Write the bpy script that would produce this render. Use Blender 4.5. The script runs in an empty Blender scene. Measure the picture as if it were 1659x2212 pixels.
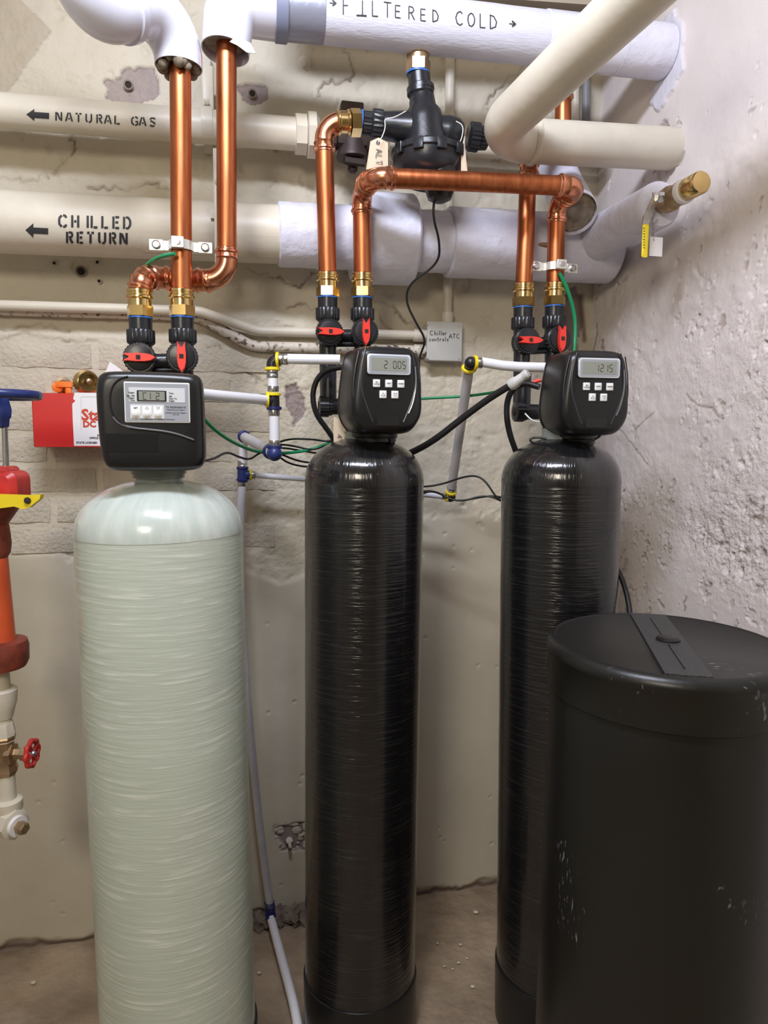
import bpy, math, random
import numpy as np
from mathutils import Vector, Matrix
PI = math.pi
random.seed(7)
V = Vector
scn = bpy.context.scene
C = scn.collection

# ------------------------------------------------------------------ camera
F, CX, CY, H = 1500.0, 829.5, 1106.0, 1.375
up_c = V((89.0, 13554.0, F)).normalized()
fw_c = V((0, 0, -1)); fw_c = (fw_c - up_c * fw_c.dot(up_c)).normalized()
rt_c = fw_c.cross(up_c)
M3 = Matrix((rt_c, fw_c, up_c))                       # world = M3 @ cam
cam_d = bpy.data.cameras.new('camera'); cam = bpy.data.objects.new('camera', cam_d); C.objects.link(cam)
cam_d.sensor_fit = 'VERTICAL'; cam_d.sensor_height = 36.0; cam_d.sensor_width = 27.0
cam_d.lens = F / 2212.0 * 36.0; cam_d.clip_start = 0.02
CAM = V((0, 0, H))
cam.matrix_world = Matrix.Translation(CAM) @ M3.to_4x4()
scn.camera = cam

# ------------------------------------------------------------------ world, lights, exposure
w = bpy.data.worlds.new('world'); scn.world = w; w.use_nodes = True
w.node_tree.nodes['Background'].inputs[0].default_value = (0.9, 0.8, 0.65, 1)
w.node_tree.nodes['Background'].inputs[1].default_value = 0.15
def area(name, loc, tgt, sx, sy, power, col):
    l = bpy.data.lights.new(name, 'AREA'); l.shape = 'RECTANGLE'; l.size = sx; l.size_y = sy
    l.energy = power; l.color = col
    o = bpy.data.objects.new(name, l); C.objects.link(o); o.location = loc
    o.rotation_euler = (V(tgt) - V(loc)).to_track_quat('-Z', 'Y').to_euler()
    return o
area('strip_lamp', (-0.20, 0.50, 2.62), (0.10, 1.75, 1.25), 0.70, 0.12, 19, (0.80, 0.85, 1.0))
area('warm_fill', (-0.75, -1.0, 2.2), (0.0, 1.3, 0.6), 0.9, 0.5, 28, (1.0, 0.90, 0.74))  # added warm fill from behind the camera, stands for no known fixture
scn.view_settings.view_transform = 'Standard'; scn.view_settings.look = 'None'
scn.view_settings.gamma = 1.0; scn.view_settings.use_curve_mapping = False
scn.view_settings.exposure = 0.60

# ------------------------------------------------------------------ geometry of the view
def ray(px, py):
    return (M3 @ V(((px - CX) / F, -(py - CY) / F, -1.0)))
def P(px, py, Y):
    d = ray(px, py); return CAM + d * (Y / d.y)
def Pz(px, py, z):
    d = ray(px, py); return CAM + d * ((z - H) / d.z)
YAW = math.radians(12.0)
WD = V((math.cos(YAW), math.sin(YAW), 0)); WN = V((math.sin(YAW), -math.cos(YAW), 0))   # along wall, out of wall
_a = Pz(930, 1930, 0.0); _a.z = 0
def plane_hit(px, py, p0, n):
    d = ray(px, py); return CAM + d * ((p0 - CAM).dot(n) / d.dot(n))
def W(px, py, off=0.0):
    return plane_hit(px, py, _a + WN * off, WN)
CORNER = W(1272, 900); CORNER.z = 0
RD = V((math.sin(YAW), -math.cos(YAW), 0)); RN = V((-math.cos(YAW), -math.sin(YAW), 0))  # right wall: towards us / out of wall
def R(px, py, off=0.0):
    return plane_hit(px, py, CORNER + RN * off, RN)
def dc(p):
    return -(M3.transposed() @ (p - CAM)).z
def rr(px, p):                                        # metres spanned by px pixels at point p
    return px * dc(p) / F

# ------------------------------------------------------------------ materials
MATS = {}
def mat(name, col, rough=0.5, metal=0.0, noise=0.0, nscale=30, bump=0.0, bscale=80, coat=0.0, spec=0.5, stretch=None, col2=None, lo=0.35, hi=0.65, extra=None, bdist=0.002):
    m = bpy.data.materials.new(name); m.use_nodes = True; MATS[name] = m
    nt = m.node_tree; n = nt.nodes; L = nt.links; b = n['Principled BSDF']
    b.inputs['Base Color'].default_value = (*col, 1); b.inputs['Roughness'].default_value = rough
    b.inputs['Metallic'].default_value = metal; b.inputs['Specular IOR Level'].default_value = spec
    if coat: b.inputs['Coat Weight'].default_value = coat; b.inputs['Coat Roughness'].default_value = 0.08
    tc = n.new('ShaderNodeTexCoord'); mp = n.new('ShaderNodeMapping'); L.new(tc.outputs['Object'], mp.inputs[0])
    if stretch: mp.inputs['Scale'].default_value = stretch
    last = None
    if noise or col2:
        t = n.new('ShaderNodeTexNoise'); t.inputs['Scale'].default_value = nscale; t.inputs['Detail'].default_value = 6
        L.new(mp.outputs[0], t.inputs[0])
        r = n.new('ShaderNodeValToRGB'); L.new(t.outputs['Fac'], r.inputs[0])
        c2 = col2 or tuple(min(1, c * (1 - noise)) for c in col)
        r.color_ramp.elements[0].position = lo; r.color_ramp.elements[1].position = hi
        r.color_ramp.elements[0].color = (*c2, 1); r.color_ramp.elements[1].color = (*col, 1)
        L.new(r.outputs[0], b.inputs['Base Color']); last = r
    if bump:
        t = n.new('ShaderNodeTexNoise'); t.inputs['Scale'].default_value = bscale; t.inputs['Detail'].default_value = 8
        L.new(mp.outputs[0], t.inputs[0])
        u = n.new('ShaderNodeBump'); u.inputs['Strength'].default_value = bump; u.inputs['Distance'].default_value = bdist
        L.new(t.outputs['Fac'], u.inputs['Height']); L.new(u.outputs[0], b.inputs['Normal'])
    return m
def attr_mix(m, attr, col, inp='Base Color'):
    nt = m.node_tree; n = nt.nodes; L = nt.links; b = n['Principled BSDF']
    a = n.new('ShaderNodeAttribute'); a.attribute_name = attr
    t = n.new('ShaderNodeTexNoise'); t.inputs['Scale'].default_value = 90
    r = n.new('ShaderNodeMixRGB'); r.inputs[1].default_value = (*[c * .72 for c in col], 1); r.inputs[2].default_value = (*col, 1)
    L.new(t.outputs['Fac'], r.inputs[0])
    x = n.new('ShaderNodeMixRGB'); L.new(a.outputs['Fac'], x.inputs[0])
    src = b.inputs[inp].links[0].from_socket if b.inputs[inp].links else None
    if src: L.new(src, x.inputs[1])
    else: x.inputs[1].default_value = b.inputs[inp].default_value
    L.new(r.outputs[0], x.inputs[2]); L.new(x.outputs[0], b.inputs[inp])

wallm = mat('wall_paint', (0.64, 0.58, 0.455), 0.6, noise=0.10, nscale=3.5, bump=1.0, bscale=85, bdist=0.006)
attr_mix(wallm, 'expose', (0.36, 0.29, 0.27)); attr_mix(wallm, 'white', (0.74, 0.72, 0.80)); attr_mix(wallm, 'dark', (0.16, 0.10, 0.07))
wallr = mat('wall_paint_right', (0.76, 0.69, 0.66), 0.52, noise=0.08, nscale=3, bump=1.0, bscale=110, bdist=0.0055)
attr_mix(wallr, 'expose', (0.42, 0.33, 0.27)); attr_mix(wallr, 'white', (0.80, 0.78, 0.86)); attr_mix(wallr, 'dark', (0.22, 0.12, 0.08))
attr_mix(wallm, 'tan', (0.44, 0.36, 0.25)); attr_mix(wallm, 'stain', (0.50, 0.22, 0.10))  # tan carries painted upper-left shade as well as bare plaster
for m_ in (wallm, wallr):
    n_ = m_.node_tree.nodes; a_ = n_.new('ShaderNodeAttribute'); a_.attribute_name = 'grit'
    m_.node_tree.links.new(a_.outputs['Fac'], [x for x in n_ if x.type == 'BUMP'][0].inputs['Strength'])
brickm = mat('painted_brick', (0.60, 0.54, 0.43), 0.65, noise=0.14, nscale=9, bump=0.9, bscale=110, bdist=0.005)
floorm = mat('concrete_floor', (0.47, 0.36, 0.25), 0.7, col2=(0.26, 0.19, 0.125), nscale=5, bump=0.8, bscale=35, bdist=0.01)
rubble = mat('broken_concrete', (0.28, 0.22, 0.17), 0.9, noise=0.4, nscale=40, bump=1, bscale=90)
ceilm = mat('ceiling_paint', (0.42, 0.36, 0.28), 0.8, noise=0.2, nscale=4)
roomm = mat('room_paint', (0.58, 0.55, 0.48), 0.8, noise=0.1, nscale=2)
cream = mat('cream_pipe_paint', (0.70, 0.64, 0.52), 0.42, noise=0.08, nscale=14, bump=0.25, bscale=60)
creamd = mat('worn_cream_paint', (0.66, 0.60, 0.50), 0.5, col2=(0.12, 0.09, 0.07), nscale=70, lo=0.36, hi=0.46, bump=0.3, bscale=60)
white = mat('white_jacket', (0.74, 0.735, 0.84), 0.42, noise=0.07, nscale=10, bump=0.8, bscale=16, bdist=0.012)
canvas = mat('white_canvas', (0.70, 0.70, 0.80), 0.6, noise=0.08, nscale=60, bump=0.5, bscale=130, bdist=0.002, stretch=(0.4, 0.4, 3))
pvc = mat('white_pvc_cover', (0.76, 0.77, 0.88), 0.22, coat=0.3)
foil = mat('grey_tape', (0.30, 0.31, 0.38), 0.35, metal=0.3, bump=0.4, bscale=50)
strapm = mat('grey_strap', (0.22, 0.24, 0.33), 0.4)
fluff = mat('fibreglass_batting', (0.36, 0.30, 0.22), 0.95, noise=0.5, nscale=50, bump=1, bscale=60)
copper = mat('copper', (0.60, 0.205, 0.085), 0.38, metal=1.0, col2=(0.38, 0.105, 0.04), nscale=14, lo=0.3, hi=0.7, stretch=(6, 6, 0.7))
copperf = mat('copper_fitting', (0.78, 0.33, 0.19), 0.24, metal=1.0, noise=0.2, nscale=20)
brass = mat('brass', (0.80, 0.58, 0.25), 0.20, metal=1.0, noise=0.2, nscale=20)
oldbrass = mat('dull_brass', (0.50, 0.36, 0.22), 0.38, metal=0.9, noise=0.3, nscale=30)
blackp = mat('black_plastic', (0.009, 0.009, 0.010), 0.33, bump=0.12, bscale=400, bdist=0.0004)
blackv = mat('black_valve_plastic', (0.014, 0.015, 0.018), 0.30, bump=0.1, bscale=150)
emb = mat('black_emboss', (0.012, 0.012, 0.013), 0.22)
gloss = mat('black_ridge', (0.30, 0.30, 0.33), 0.15, metal=.6)
ridge = mat('ridge_plastic', (0.035, 0.035, 0.04), 0.25)
iron = mat('dark_brown_iron', (0.075, 0.05, 0.045), 0.5, metal=.3, noise=.4, nscale=30)
barrelm = mat('black_barrel', (0.010, 0.010, 0.009), 0.36, bump=0.15, bscale=60, bdist=0.002)
tread = mat('black_grip', (0.045, 0.045, 0.045), 0.45, bump=0.9, bscale=260, bdist=0.003)
red = mat('red_handle_plastic', (0.80, 0.045, 0.03), 0.38)
redp = mat('red_box_paint', (0.62, 0.02, 0.018), 0.32)
redv = mat('red_valve_paint', (0.62, 0.035, 0.03), 0.38, noise=0.3, nscale=20)
orangep = mat('orange_red_paint', (0.68, 0.10, 0.03), 0.38, noise=0.2, nscale=12)
rust = mat('dull_red_iron', (0.30, 0.055, 0.03), 0.55, noise=0.5, nscale=25, bump=0.4, bscale=60)
orange = mat('orange_metal', (0.85, 0.20, 0.02), 0.4)
bluep = mat('blue_wheel_paint', (0.02, 0.035, 0.15), 0.35)
bluer = mat('blue_ring', (0.03, 0.14, 0.48), 0.4)
navy = mat('navy_clip', (0.015, 0.02, 0.12), 0.4)
yellow = mat('yellow_plastic', (0.85, 0.66, 0.02), 0.38)
pex = mat('white_pex', (0.80, 0.80, 0.84), 0.28)
pexg = mat('greyed_pex', (0.58, 0.56, 0.58), 0.35, noise=0.15, nscale=15)
steel = mat('steel', (0.60, 0.60, 0.60), 0.30, metal=1.0, noise=0.15, nscale=60)
alu = mat('aluminium', (0.80, 0.80, 0.74), 0.35, metal=0.8)
green = mat('green_wire', (0.01, 0.26, 0.10), 0.4)
rubber = mat('black_cable', (0.012, 0.012, 0.013), 0.4)
greyc = mat('grey_connector', (0.55, 0.54, 0.52), 0.5)
ink = mat('black_ink', (0.03, 0.03, 0.035), 0.6)
redink = mat('red_ink', (0.62, 0.06, 0.03), 0.5)
paper = mat('manila_card', (0.62, 0.50, 0.36), 0.7)
wpaper = mat('white_card', (0.85, 0.83, 0.84), 0.5)
string = mat('white_string', (0.75, 0.72, 0.66), 0.8)
lcd = mat('lcd_glass', (0.27, 0.28, 0.24), 0.25)
lcdi = mat('lcd_segment', (0.03, 0.035, 0.03), 0.4)
silver = mat('silver_bezel', (0.62, 0.65, 0.70), 0.3, metal=0.3)
panelg = mat('grey_label', (0.33, 0.35, 0.38), 0.35)
panell = mat('pale_label', (0.62, 0.64, 0.66), 0.35)
btn = mat('white_button', (0.78, 0.78, 0.76), 0.35)
boxg = mat('grey_box_paint', (0.58, 0.575, 0.53), 0.4, noise=0.06, nscale=20)
greyp = mat('grey_conduit', (0.28, 0.28, 0.29), 0.45, noise=0.2, nscale=12)
neckm = mat('grey_neck', (0.20, 0.22, 0.20), 0.3)
hole = mat('hole_dark', (0.03, 0.025, 0.02), 0.9)
pebm = mat('pale_chip', (0.70, 0.64, 0.50), 0.7)

def fibre(name, col, col2, rough, coat, bstr, lines, lo=0.54, hi=0.68, radial=False, bdist=0.0015):
    m = bpy.data.materials.new(name); m.use_nodes = True; nt = m.node_tree; n = nt.nodes; L = nt.links; b = n['Principled BSDF']
    b.inputs['Roughness'].default_value = rough; b.inputs['Coat Weight'].default_value = coat; b.inputs['Coat Roughness'].default_value = 0.1
    tc = n.new('ShaderNodeTexCoord'); sp = n.new('ShaderNodeSeparateXYZ'); L.new(tc.outputs['Object'], sp.inputs[0])
    at = n.new('ShaderNodeMath'); at.operation = 'ARCTAN2'; L.new(sp.outputs[1], at.inputs[0]); L.new(sp.outputs[0], at.inputs[1])
    cb = n.new('ShaderNodeCombineXYZ'); L.new(at.outputs[0], cb.inputs[0]); L.new(sp.outputs[2], cb.inputs[1])
    mp = n.new('ShaderNodeMapping'); mp.inputs['Scale'].default_value = (lines, 9, 1) if radial else (0.9, lines, 1)
    mp.inputs['Rotation'].default_value = (0, 0, 0.02)
    L.new(cb.outputs[0], mp.inputs[0])
    t = n.new('ShaderNodeTexNoise'); t.inputs['Scale'].default_value = 1.6; t.inputs['Detail'].default_value = 3; t.inputs['Distortion'].default_value = 0.15
    L.new(mp.outputs[0], t.inputs[0])
    r = n.new('ShaderNodeValToRGB'); r.color_ramp.elements[0].position = lo; r.color_ramp.elements[1].position = hi
    r.color_ramp.elements[0].color = (*col, 1); r.color_ramp.elements[1].color = (*col2, 1)
    L.new(t.outputs['Fac'], r.inputs[0])
    t3 = n.new('ShaderNodeTexNoise'); t3.inputs['Scale'].default_value = 9; L.new(tc.outputs['Object'], t3.inputs[0])
    mx = n.new('ShaderNodeMixRGB'); mx.blend_type = 'MULTIPLY'; mx.inputs[0].default_value = 0.15
    L.new(r.outputs[0], mx.inputs[1]); L.new(t3.outputs['Fac'], mx.inputs[2]); L.new(mx.outputs[0], b.inputs['Base Color'])
    u = n.new('ShaderNodeBump'); u.inputs['Strength'].default_value = bstr; u.inputs['Distance'].default_value = bdist
    L.new(t.outputs['Fac'], u.inputs['Height']); L.new(u.outputs[0], b.inputs['Normal'])
    return m
fg_green = fibre('pale_green_fibreglass', (0.58, 0.64, 0.55), (0.76, 0.80, 0.72), 0.32, 0.3, 0.55, 85, .56, .70)
fg_dome = fibre('pale_green_dome', (0.56, 0.63, 0.58), (0.66, 0.72, 0.66), 0.22, 0.4, 0.16, 5, .4, .7, True, .003)
fg_black = fibre('black_fibreglass', (0.008, 0.008, 0.009), (0.022, 0.022, 0.022), 0.22, 0.5, 1.0, 130, bdist=.0022)
fg_blackd = fibre('black_dome', (0.008, 0.008, 0.009), (0.014, 0.014, 0.014), 0.15, 0.6, 0.75, 22, .4, .7, True, .0016)
def scuff(m, col):
    nt = m.node_tree; n = nt.nodes; L = nt.links; b = n['Principled BSDF']; tc = n.new('ShaderNodeTexCoord')
    mp = n.new('ShaderNodeMapping'); mp.inputs['Rotation'].default_value = (.5, .9, .3); mp.inputs['Scale'].default_value = (1, 5, 1); L.new(tc.outputs['Object'], mp.inputs[0])
    t = n.new('ShaderNodeTexNoise'); t.inputs['Scale'].default_value = 55; t.inputs['Detail'].default_value = 6; L.new(mp.outputs[0], t.inputs[0])
    g = n.new('ShaderNodeTexNoise'); g.inputs['Scale'].default_value = 5; L.new(tc.outputs['Object'], g.inputs[0])
    a_ = n.new('ShaderNodeMath'); a_.operation = 'MULTIPLY'; L.new(t.outputs['Fac'], a_.inputs[0]); L.new(g.outputs['Fac'], a_.inputs[1])
    r = n.new('ShaderNodeValToRGB'); r.color_ramp.elements[0].position = .405; r.color_ramp.elements[1].position = .47; L.new(a_.outputs[0], r.inputs[0])
    x = n.new('ShaderNodeMixRGB'); x.inputs[1].default_value = b.inputs['Base Color'].default_value; x.inputs[2].default_value = (*col, 1)
    L.new(r.outputs[0], x.inputs[0]); L.new(x.outputs[0], b.inputs['Base Color'])
scuff(barrelm, (.22, .22, .23))

# ------------------------------------------------------------------ object helpers
ROOTM = {}
def thing(name, label, cat, loc=(0, 0, 0), rotz=0.0, group=None):
    o = bpy.data.objects.new(name, None); C.objects.link(o); o.empty_display_size = 0.05
    o.location = loc; o.rotation_euler = (0, 0, rotz); o['label'] = label; o['category'] = cat
    if group: o['group'] = group
    ROOTM[o] = Matrix.Translation(V(loc)) @ Matrix.Rotation(rotz, 4, 'Z')
    return o
def tag(o, label, cat, group=None):
    o['label'] = label; o['category'] = cat
    if group: o['group'] = group
    return o
class MB:
    def __init__(s): s.v = []; s.f = []; s.mi = []
    def add(s, vs, fs):
        k = len(s.v); s.v += [V(p) for p in vs]; s.f += [[i + k for i in f] for f in fs]
    def box(s, c, sx, sy, sz, ax=None, bev=0.0):
        ax = ax or (V((1, 0, 0)), V((0, 1, 0)), V((0, 0, 1)))
        c = V(c)
        if bev <= 0:
            vs = [c + ax[0] * (i * sx / 2) + ax[1] * (j * sy / 2) + ax[2] * (k * sz / 2) for k in (-1, 1) for j in (-1, 1) for i in (-1, 1)]
            s.add(vs, [(0, 2, 3, 1), (4, 5, 7, 6), (0, 1, 5, 4), (2, 6, 7, 3), (0, 4, 6, 2), (1, 3, 7, 5)])
        else:                                          # rounded prism: rounded in ax0/ax2 plane, edges chamfered along ax1
            o = rrect(sx, sz, bev * 1.6, 4)
            s.loft(o, [(-sy / 2, 1 - 2 * bev / sx), (-sy / 2 + bev, 1), (sy / 2 - bev, 1), (sy / 2, 1 - 2 * bev / sx)], c, ax)
    def loft(s, outl, lev, c=V((0, 0, 0)), ax=None, caps=True):
        ax = ax or (V((1, 0, 0)), V((0, 1, 0)), V((0, 0, 1)))
        n = len(outl); vs = []
        for y, sc in lev:
            scx, scz = (sc if isinstance(sc, tuple) else (sc, sc))
            for (x, z) in outl: vs.append(V(c) + ax[0] * (x * scx) + ax[1] * y + ax[2] * (z * scz))
        fs = []
        for i in range(len(lev) - 1):
            for j in range(n):
                k = (j + 1) % n; fs.append((i * n + j, i * n + k, (i + 1) * n + k, (i + 1) * n + j))
        if caps: fs.append(tuple(range(n))[::-1]); m = (len(lev) - 1) * n; fs.append(tuple(range(m, m + n)))
        s.add(vs, fs)
    def tube(s, path, st, seg=20, mod=0.0, caps=True, modr=None):
        """st: list of (distance along path, radius)"""
        path = [V(p) for p in path]
        L = [0.0]
        for a, b in zip(path, path[1:]): L.append(L[-1] + (b - a).length)
        def at(d):
            if d <= 0: 
                t = (path[1] - path[0]).normalized(); return path[0] + t * d, t
            for i in range(len(path) - 1):
                if d <= L[i + 1] or i == len(path) - 2:
                    t = (path[i + 1] - path[i]).normalized(); return path[i] + t * (d - L[i]), t
        pts = [at(d) for d, _ in st]
        ts = []
        for i in range(len(pts)):
            a = pts[max(0, i - 1)][1]; b = pts[min(len(pts) - 1, i + 1)][1]; c = pts[i][1]
            t = (a + c * 2 + b).normalized() if (a.dot(b) < 0.9999) else c
            ts.append(t)
        t0 = ts[0]; n0 = t0.orthogonal().normalized() if abs(t0.z) < 0.9 else (V((1, 0, 0)) - t0 * t0.x).normalized()
        vs = []; n = n0
        for i, (p, _) in enumerate(pts):
            t = ts[i]; n = (n - t * n.dot(t)).normalized(); b = t.cross(n)
            for k in range(seg):
                a = 2 * PI * k / seg; r = st[i][1]
                if mod and (k % 2): r *= (1 - mod)
                vs.append(p[:] if False else p + (n * math.cos(a) + b * math.sin(a)) * r)
        fs = []
        m = len(pts)
        for i in range(m - 1):
            for k in range(seg):
                k2 = (k + 1) % seg; fs.append((i * seg + k, i * seg + k2, (i + 1) * seg + k2, (i + 1) * seg + k))
        if caps: fs.append(tuple(range(seg))[::-1]); fs.append(tuple(range((m - 1) * seg, m * seg)))
        s.add(vs, fs)
    def pipe(s, path, r, seg=20, caps=True):
        path = [V(p) for p in path]; L = [0.0]
        for a, b in zip(path, path[1:]): L.append(L[-1] + (b - a).length)
        st = [(l, r) for l in L]
        s.tube(path, st, seg, caps=caps)
    def cyl(s, a, b, st, seg=24, mod=0.0):              # st in distances from a towards b
        s.tube([a, b], st, seg, mod)
    def ball(s, c, r, seg=16, rings=10, sc=(1, 1, 1)):
        vs = [V(c) + V((0, 0, -r * sc[2]))]; fs = []
        for i in range(1, rings):
            t = PI * i / rings
            for k in range(seg):
                a = 2 * PI * k / seg
                vs.append(V(c) + V((r * sc[0] * math.sin(t) * math.cos(a), r * sc[1] * math.sin(t) * math.sin(a), -r * sc[2] * math.cos(t))))
        vs.append(V(c) + V((0, 0, r * sc[2]))); e = len(vs) - 1
        for k in range(seg):
            k2 = (k + 1) % seg
            fs.append((0, 1 + k2, 1 + k)); fs.append((e, e - seg + k, e - seg + k2))
            for i in range(rings - 2):
                a = 1 + i * seg; fs.append((a + k, a + k2, a + seg + k2, a + seg + k))
        s.add(vs, fs)
    def ribbon(s, pts, wd, fn):
        """flat painted stroke; pts 2D; fn maps 2D to the surface"""
        q = []
        for a, b in zip(pts, pts[1:]):
            n = max(1, int(math.hypot(b[0] - a[0], b[1] - a[1]) / (wd * 1.2)))
            q += [(a[0] + (b[0] - a[0]) * i / n, a[1] + (b[1] - a[1]) * i / n) for i in range(n)]
        q.append(pts[-1]); vs = []
        for i, p in enumerate(q):
            a = q[max(0, i - 1)]; b = q[min(len(q) - 1, i + 1)]
            dx, dy = b[0] - a[0], b[1] - a[1]; l = math.hypot(dx, dy) or 1
            nx, ny = -dy / l * wd / 2, dx / l * wd / 2
            vs += [fn(p[0] + nx, p[1] + ny), fn(p[0] - nx, p[1] - ny)]
        s.add(vs, [(2 * i, 2 * i + 1, 2 * i + 3, 2 * i + 2) for i in range(len(q) - 1)])
    def obj(s, name, m, parent=None, sharp=38, root=None):
        me = bpy.data.meshes.new(name)
        vs = s.v
        if parent is not None:
            rt = parent
            while rt.parent: rt = rt.parent
            if rt in ROOTM: inv = ROOTM[rt].inverted(); vs = [inv @ p for p in vs] if not getattr(s, 'local', False) else vs
        me.from_pydata([tuple(p) for p in vs], [], s.f)
        import bmesh
        bm = bmesh.new(); bm.from_mesh(me); bmesh.ops.recalc_face_normals(bm, faces=bm.faces); bm.to_mesh(me); bm.free()
        me.polygons.foreach_set('use_smooth', [True] * len(me.polygons)); me.set_sharp_from_angle(angle=math.radians(sharp))
        me.materials.append(m)
        o = bpy.data.objects.new(name, me); C.objects.link(o)
        if parent is not None: o.parent = parent
        return o
def LB():
    b = MB(); b.local = True; return b
def rrect(wd, ht, r, n=5):
    r = min(r, wd / 2, ht / 2); o = []
    for cx, cz, a0 in ((wd / 2 - r, ht / 2 - r, 0), (-wd / 2 + r, ht / 2 - r, PI / 2), (-wd / 2 + r, -ht / 2 + r, PI), (wd / 2 - r, -ht / 2 + r, 1.5 * PI)):
        for i in range(n + 1):
            a = a0 + PI / 2 * i / n; o.append((cx + r * math.cos(a), cz + r * math.sin(a)))
    return o
def chaikin(o, k=2):
    for _ in range(k):
        q = []
        for i in range(len(o)):
            a, b = o[i], o[(i + 1) % len(o)]
            q += [(a[0] * .75 + b[0] * .25, a[1] * .75 + b[1] * .25), (a[0] * .25 + b[0] * .75, a[1] * .25 + b[1] * .75)]
        o = q
    return o
def fillet(pts, rad, n=9):
    """rounded polyline; returns path and the arcs (entry, arc points, exit)"""
    pts = [V(p) for p in pts]; out = [pts[0]]; arcs = []
    for i in range(1, len(pts) - 1):
        r = rad[i - 1] if isinstance(rad, (list, tuple)) else rad
        a = (pts[i - 1] - pts[i]).normalized(); b = (pts[i + 1] - pts[i]).normalized()
        ang = a.angle(b); t = r / math.tan(ang / 2)
        t = min(t, (pts[i - 1] - pts[i]).length * (.95 if i == 1 else .49), (pts[i + 1] - pts[i]).length * (.95 if i == len(pts) - 2 else .49)); r = t * math.tan(ang / 2)
        c = pts[i] + (a + b).normalized() * (r / math.sin(ang / 2))
        p0 = pts[i] + a * t; p1 = pts[i] + b * t
        u0 = p0 - c; u1 = p1 - c; th = u0.angle(u1); arc = []
        for k in range(n + 1):
            f = k / n; arc.append(c + (u0 * math.sin((1 - f) * th) + u1 * math.sin(f * th)) / math.sin(th))
        out += arc; arcs.append((arc, a, b))
    out.append(pts[-1]); return out, arcs
def smooth_path(pts, k=3):
    pts = [V(p) for p in pts]
    for _ in range(k):
        q = [pts[0]]
        for a, b in zip(pts, pts[1:]): q += [a * .75 + b * .25, a * .25 + b * .75]
        q.append(pts[-1]); pts = q
    return pts
def plen(p): return sum((b - a).length for a, b in zip(p, p[1:]))
def press_elbow(arc, r, ext=0.024):
    """copper press elbow over an arc with beads at both ends"""
    pts, a, b = arc
    path = [pts[0] + a * ext] + pts + [pts[-1] + b * ext]
    L = plen(path); e = r + 0.0015; st = []
    bead = [(0, r + .0004), (.001, e), (.004, e), (.006, r + .0045), (.010, r + .0045), (.012, e), (.019, e + .0006), (.021, e + .0016), (.023, e)]
    st += bead
    n = 8; a0 = .026; a1 = L - .026
    if a1 > a0: st += [(a0 + (a1 - a0) * i / n, e) for i in range(n + 1)]
    st += [(L - d, q) for d, q in bead[::-1] if L - d > st[-1][0]]
    m = MB(); m.tube(path, st, 24, caps=False); return m
def press_coupling(p, d, r, L=0.05):
    e = r + .0015
    st = [(0, r + .0004), (.001, e), (.004, e), (.006, r + .0045), (.010, r + .0045), (.012, e), (L - .012, e), (L - .010, r + .0045), (L - .006, r + .0045), (L - .004, e), (L - .001, e), (L, r)]
    m = MB(); m.cyl(p, p + d, st, 24); return m

# stroke lettering, box 0..1 high
FONT = {
 'A': [[(0, 0), (.35, 1), (.7, 0)], [(.12, .35), (.58, .35)]], 'C': [[(.6, .85), (.4, 1), (.15, .85), (.02, .5), (.15, .12), (.4, 0), (.62, .15)]],
 'D': [[(.05, 1), (.05, 0)], [(.0, 1), (.35, .92), (.6, .55), (.5, .18), (.05, 0)]], 'E': [[(.55, 1), (.05, 1), (.05, 0), (.58, 0)], [(.05, .52), (.5, .52)]],
 'F': [[(.05, 1), (.05, 0)], [(.05, .55), (.4, .58)]], 'G': [[(.6, .85), (.38, 1), (.1, .8), (.02, .45), (.15, .1), (.4, 0), (.62, .15), (.62, .45), (.4, .45)]],
 'H': [[(.05, 1), (.05, 0)], [(.6, 1), (.6, 0)], [(.05, .5), (.6, .5)]], 'I': [[(.25, 1), (.25, 0)]], 'L': [[(.05, 1), (.05, 0), (.5, .02)]],
 'N': [[(.03, 0), (.03, 1), (.6, 0), (.6, 1)]], 'O': [[(.3, 1), (.08, .8), (.02, .45), (.15, .08), (.38, 0), (.6, .25), (.65, .6), (.5, .92), (.3, 1)]],
 'R': [[(.05, 0), (.05, 1), (.4, .95), (.52, .75), (.4, .55), (.05, .5)], [(.25, .5), (.58, 0)]], 'S': [[(.6, .88), (.3, 1), (.05, .8), (.2, .55), (.5, .42), (.6, .2), (.3, 0), (.02, .12)]],
 'T': [[(.3, 1), (.3, 0)], [(0, 1), (.62, 1)]], 'U': [[(.03, 1), (.03, .25), (.2, .02), (.42, .02), (.6, .25), (.6, 1)]],
 'h': [[(.05, 1), (.05, 0)], [(.05, .4), (.25, .55), (.4, .4), (.4, 0)]], 'i': [[(.12, .5), (.12, 0)], [(.12, .72), (.14, .78)]], 'l': [[(.12, 1), (.12, 0)]],
 'e': [[(.02, .28), (.42, .3), (.35, .52), (.12, .5), (.02, .25), (.15, 0), (.42, .05)]], 'r': [[(.05, .5), (.05, 0)], [(.05, .35), (.2, .52), (.38, .5)]],
 'c': [[(.4, .45), (.2, .52), (.03, .25), (.18, 0), (.42, .06)]], 'o': [[(.2, .52), (.03, .28), (.2, 0), (.42, .22), (.2, .52)]], 'n': [[(.03, .5), (.03, 0)], [(.03, .4), (.25, .52), (.38, .35), (.4, 0)]],
 't': [[(.2, .85), (.2, .05), (.35, 0)], [(.02, .55), (.4, .55)]], 's': [[(.38, .45), (.1, .5), (.1, .3), (.36, .2), (.3, 0), (.03, .05)]], ' ': [],
}
_c = [[(.25, .97), (.05, .75), (.03, .5), (.05, .25), (.25, .03)], [(.38, 1), (.58, .92), (.65, .78)], [(.38, 0), (.58, .08), (.65, .22)]]
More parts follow.
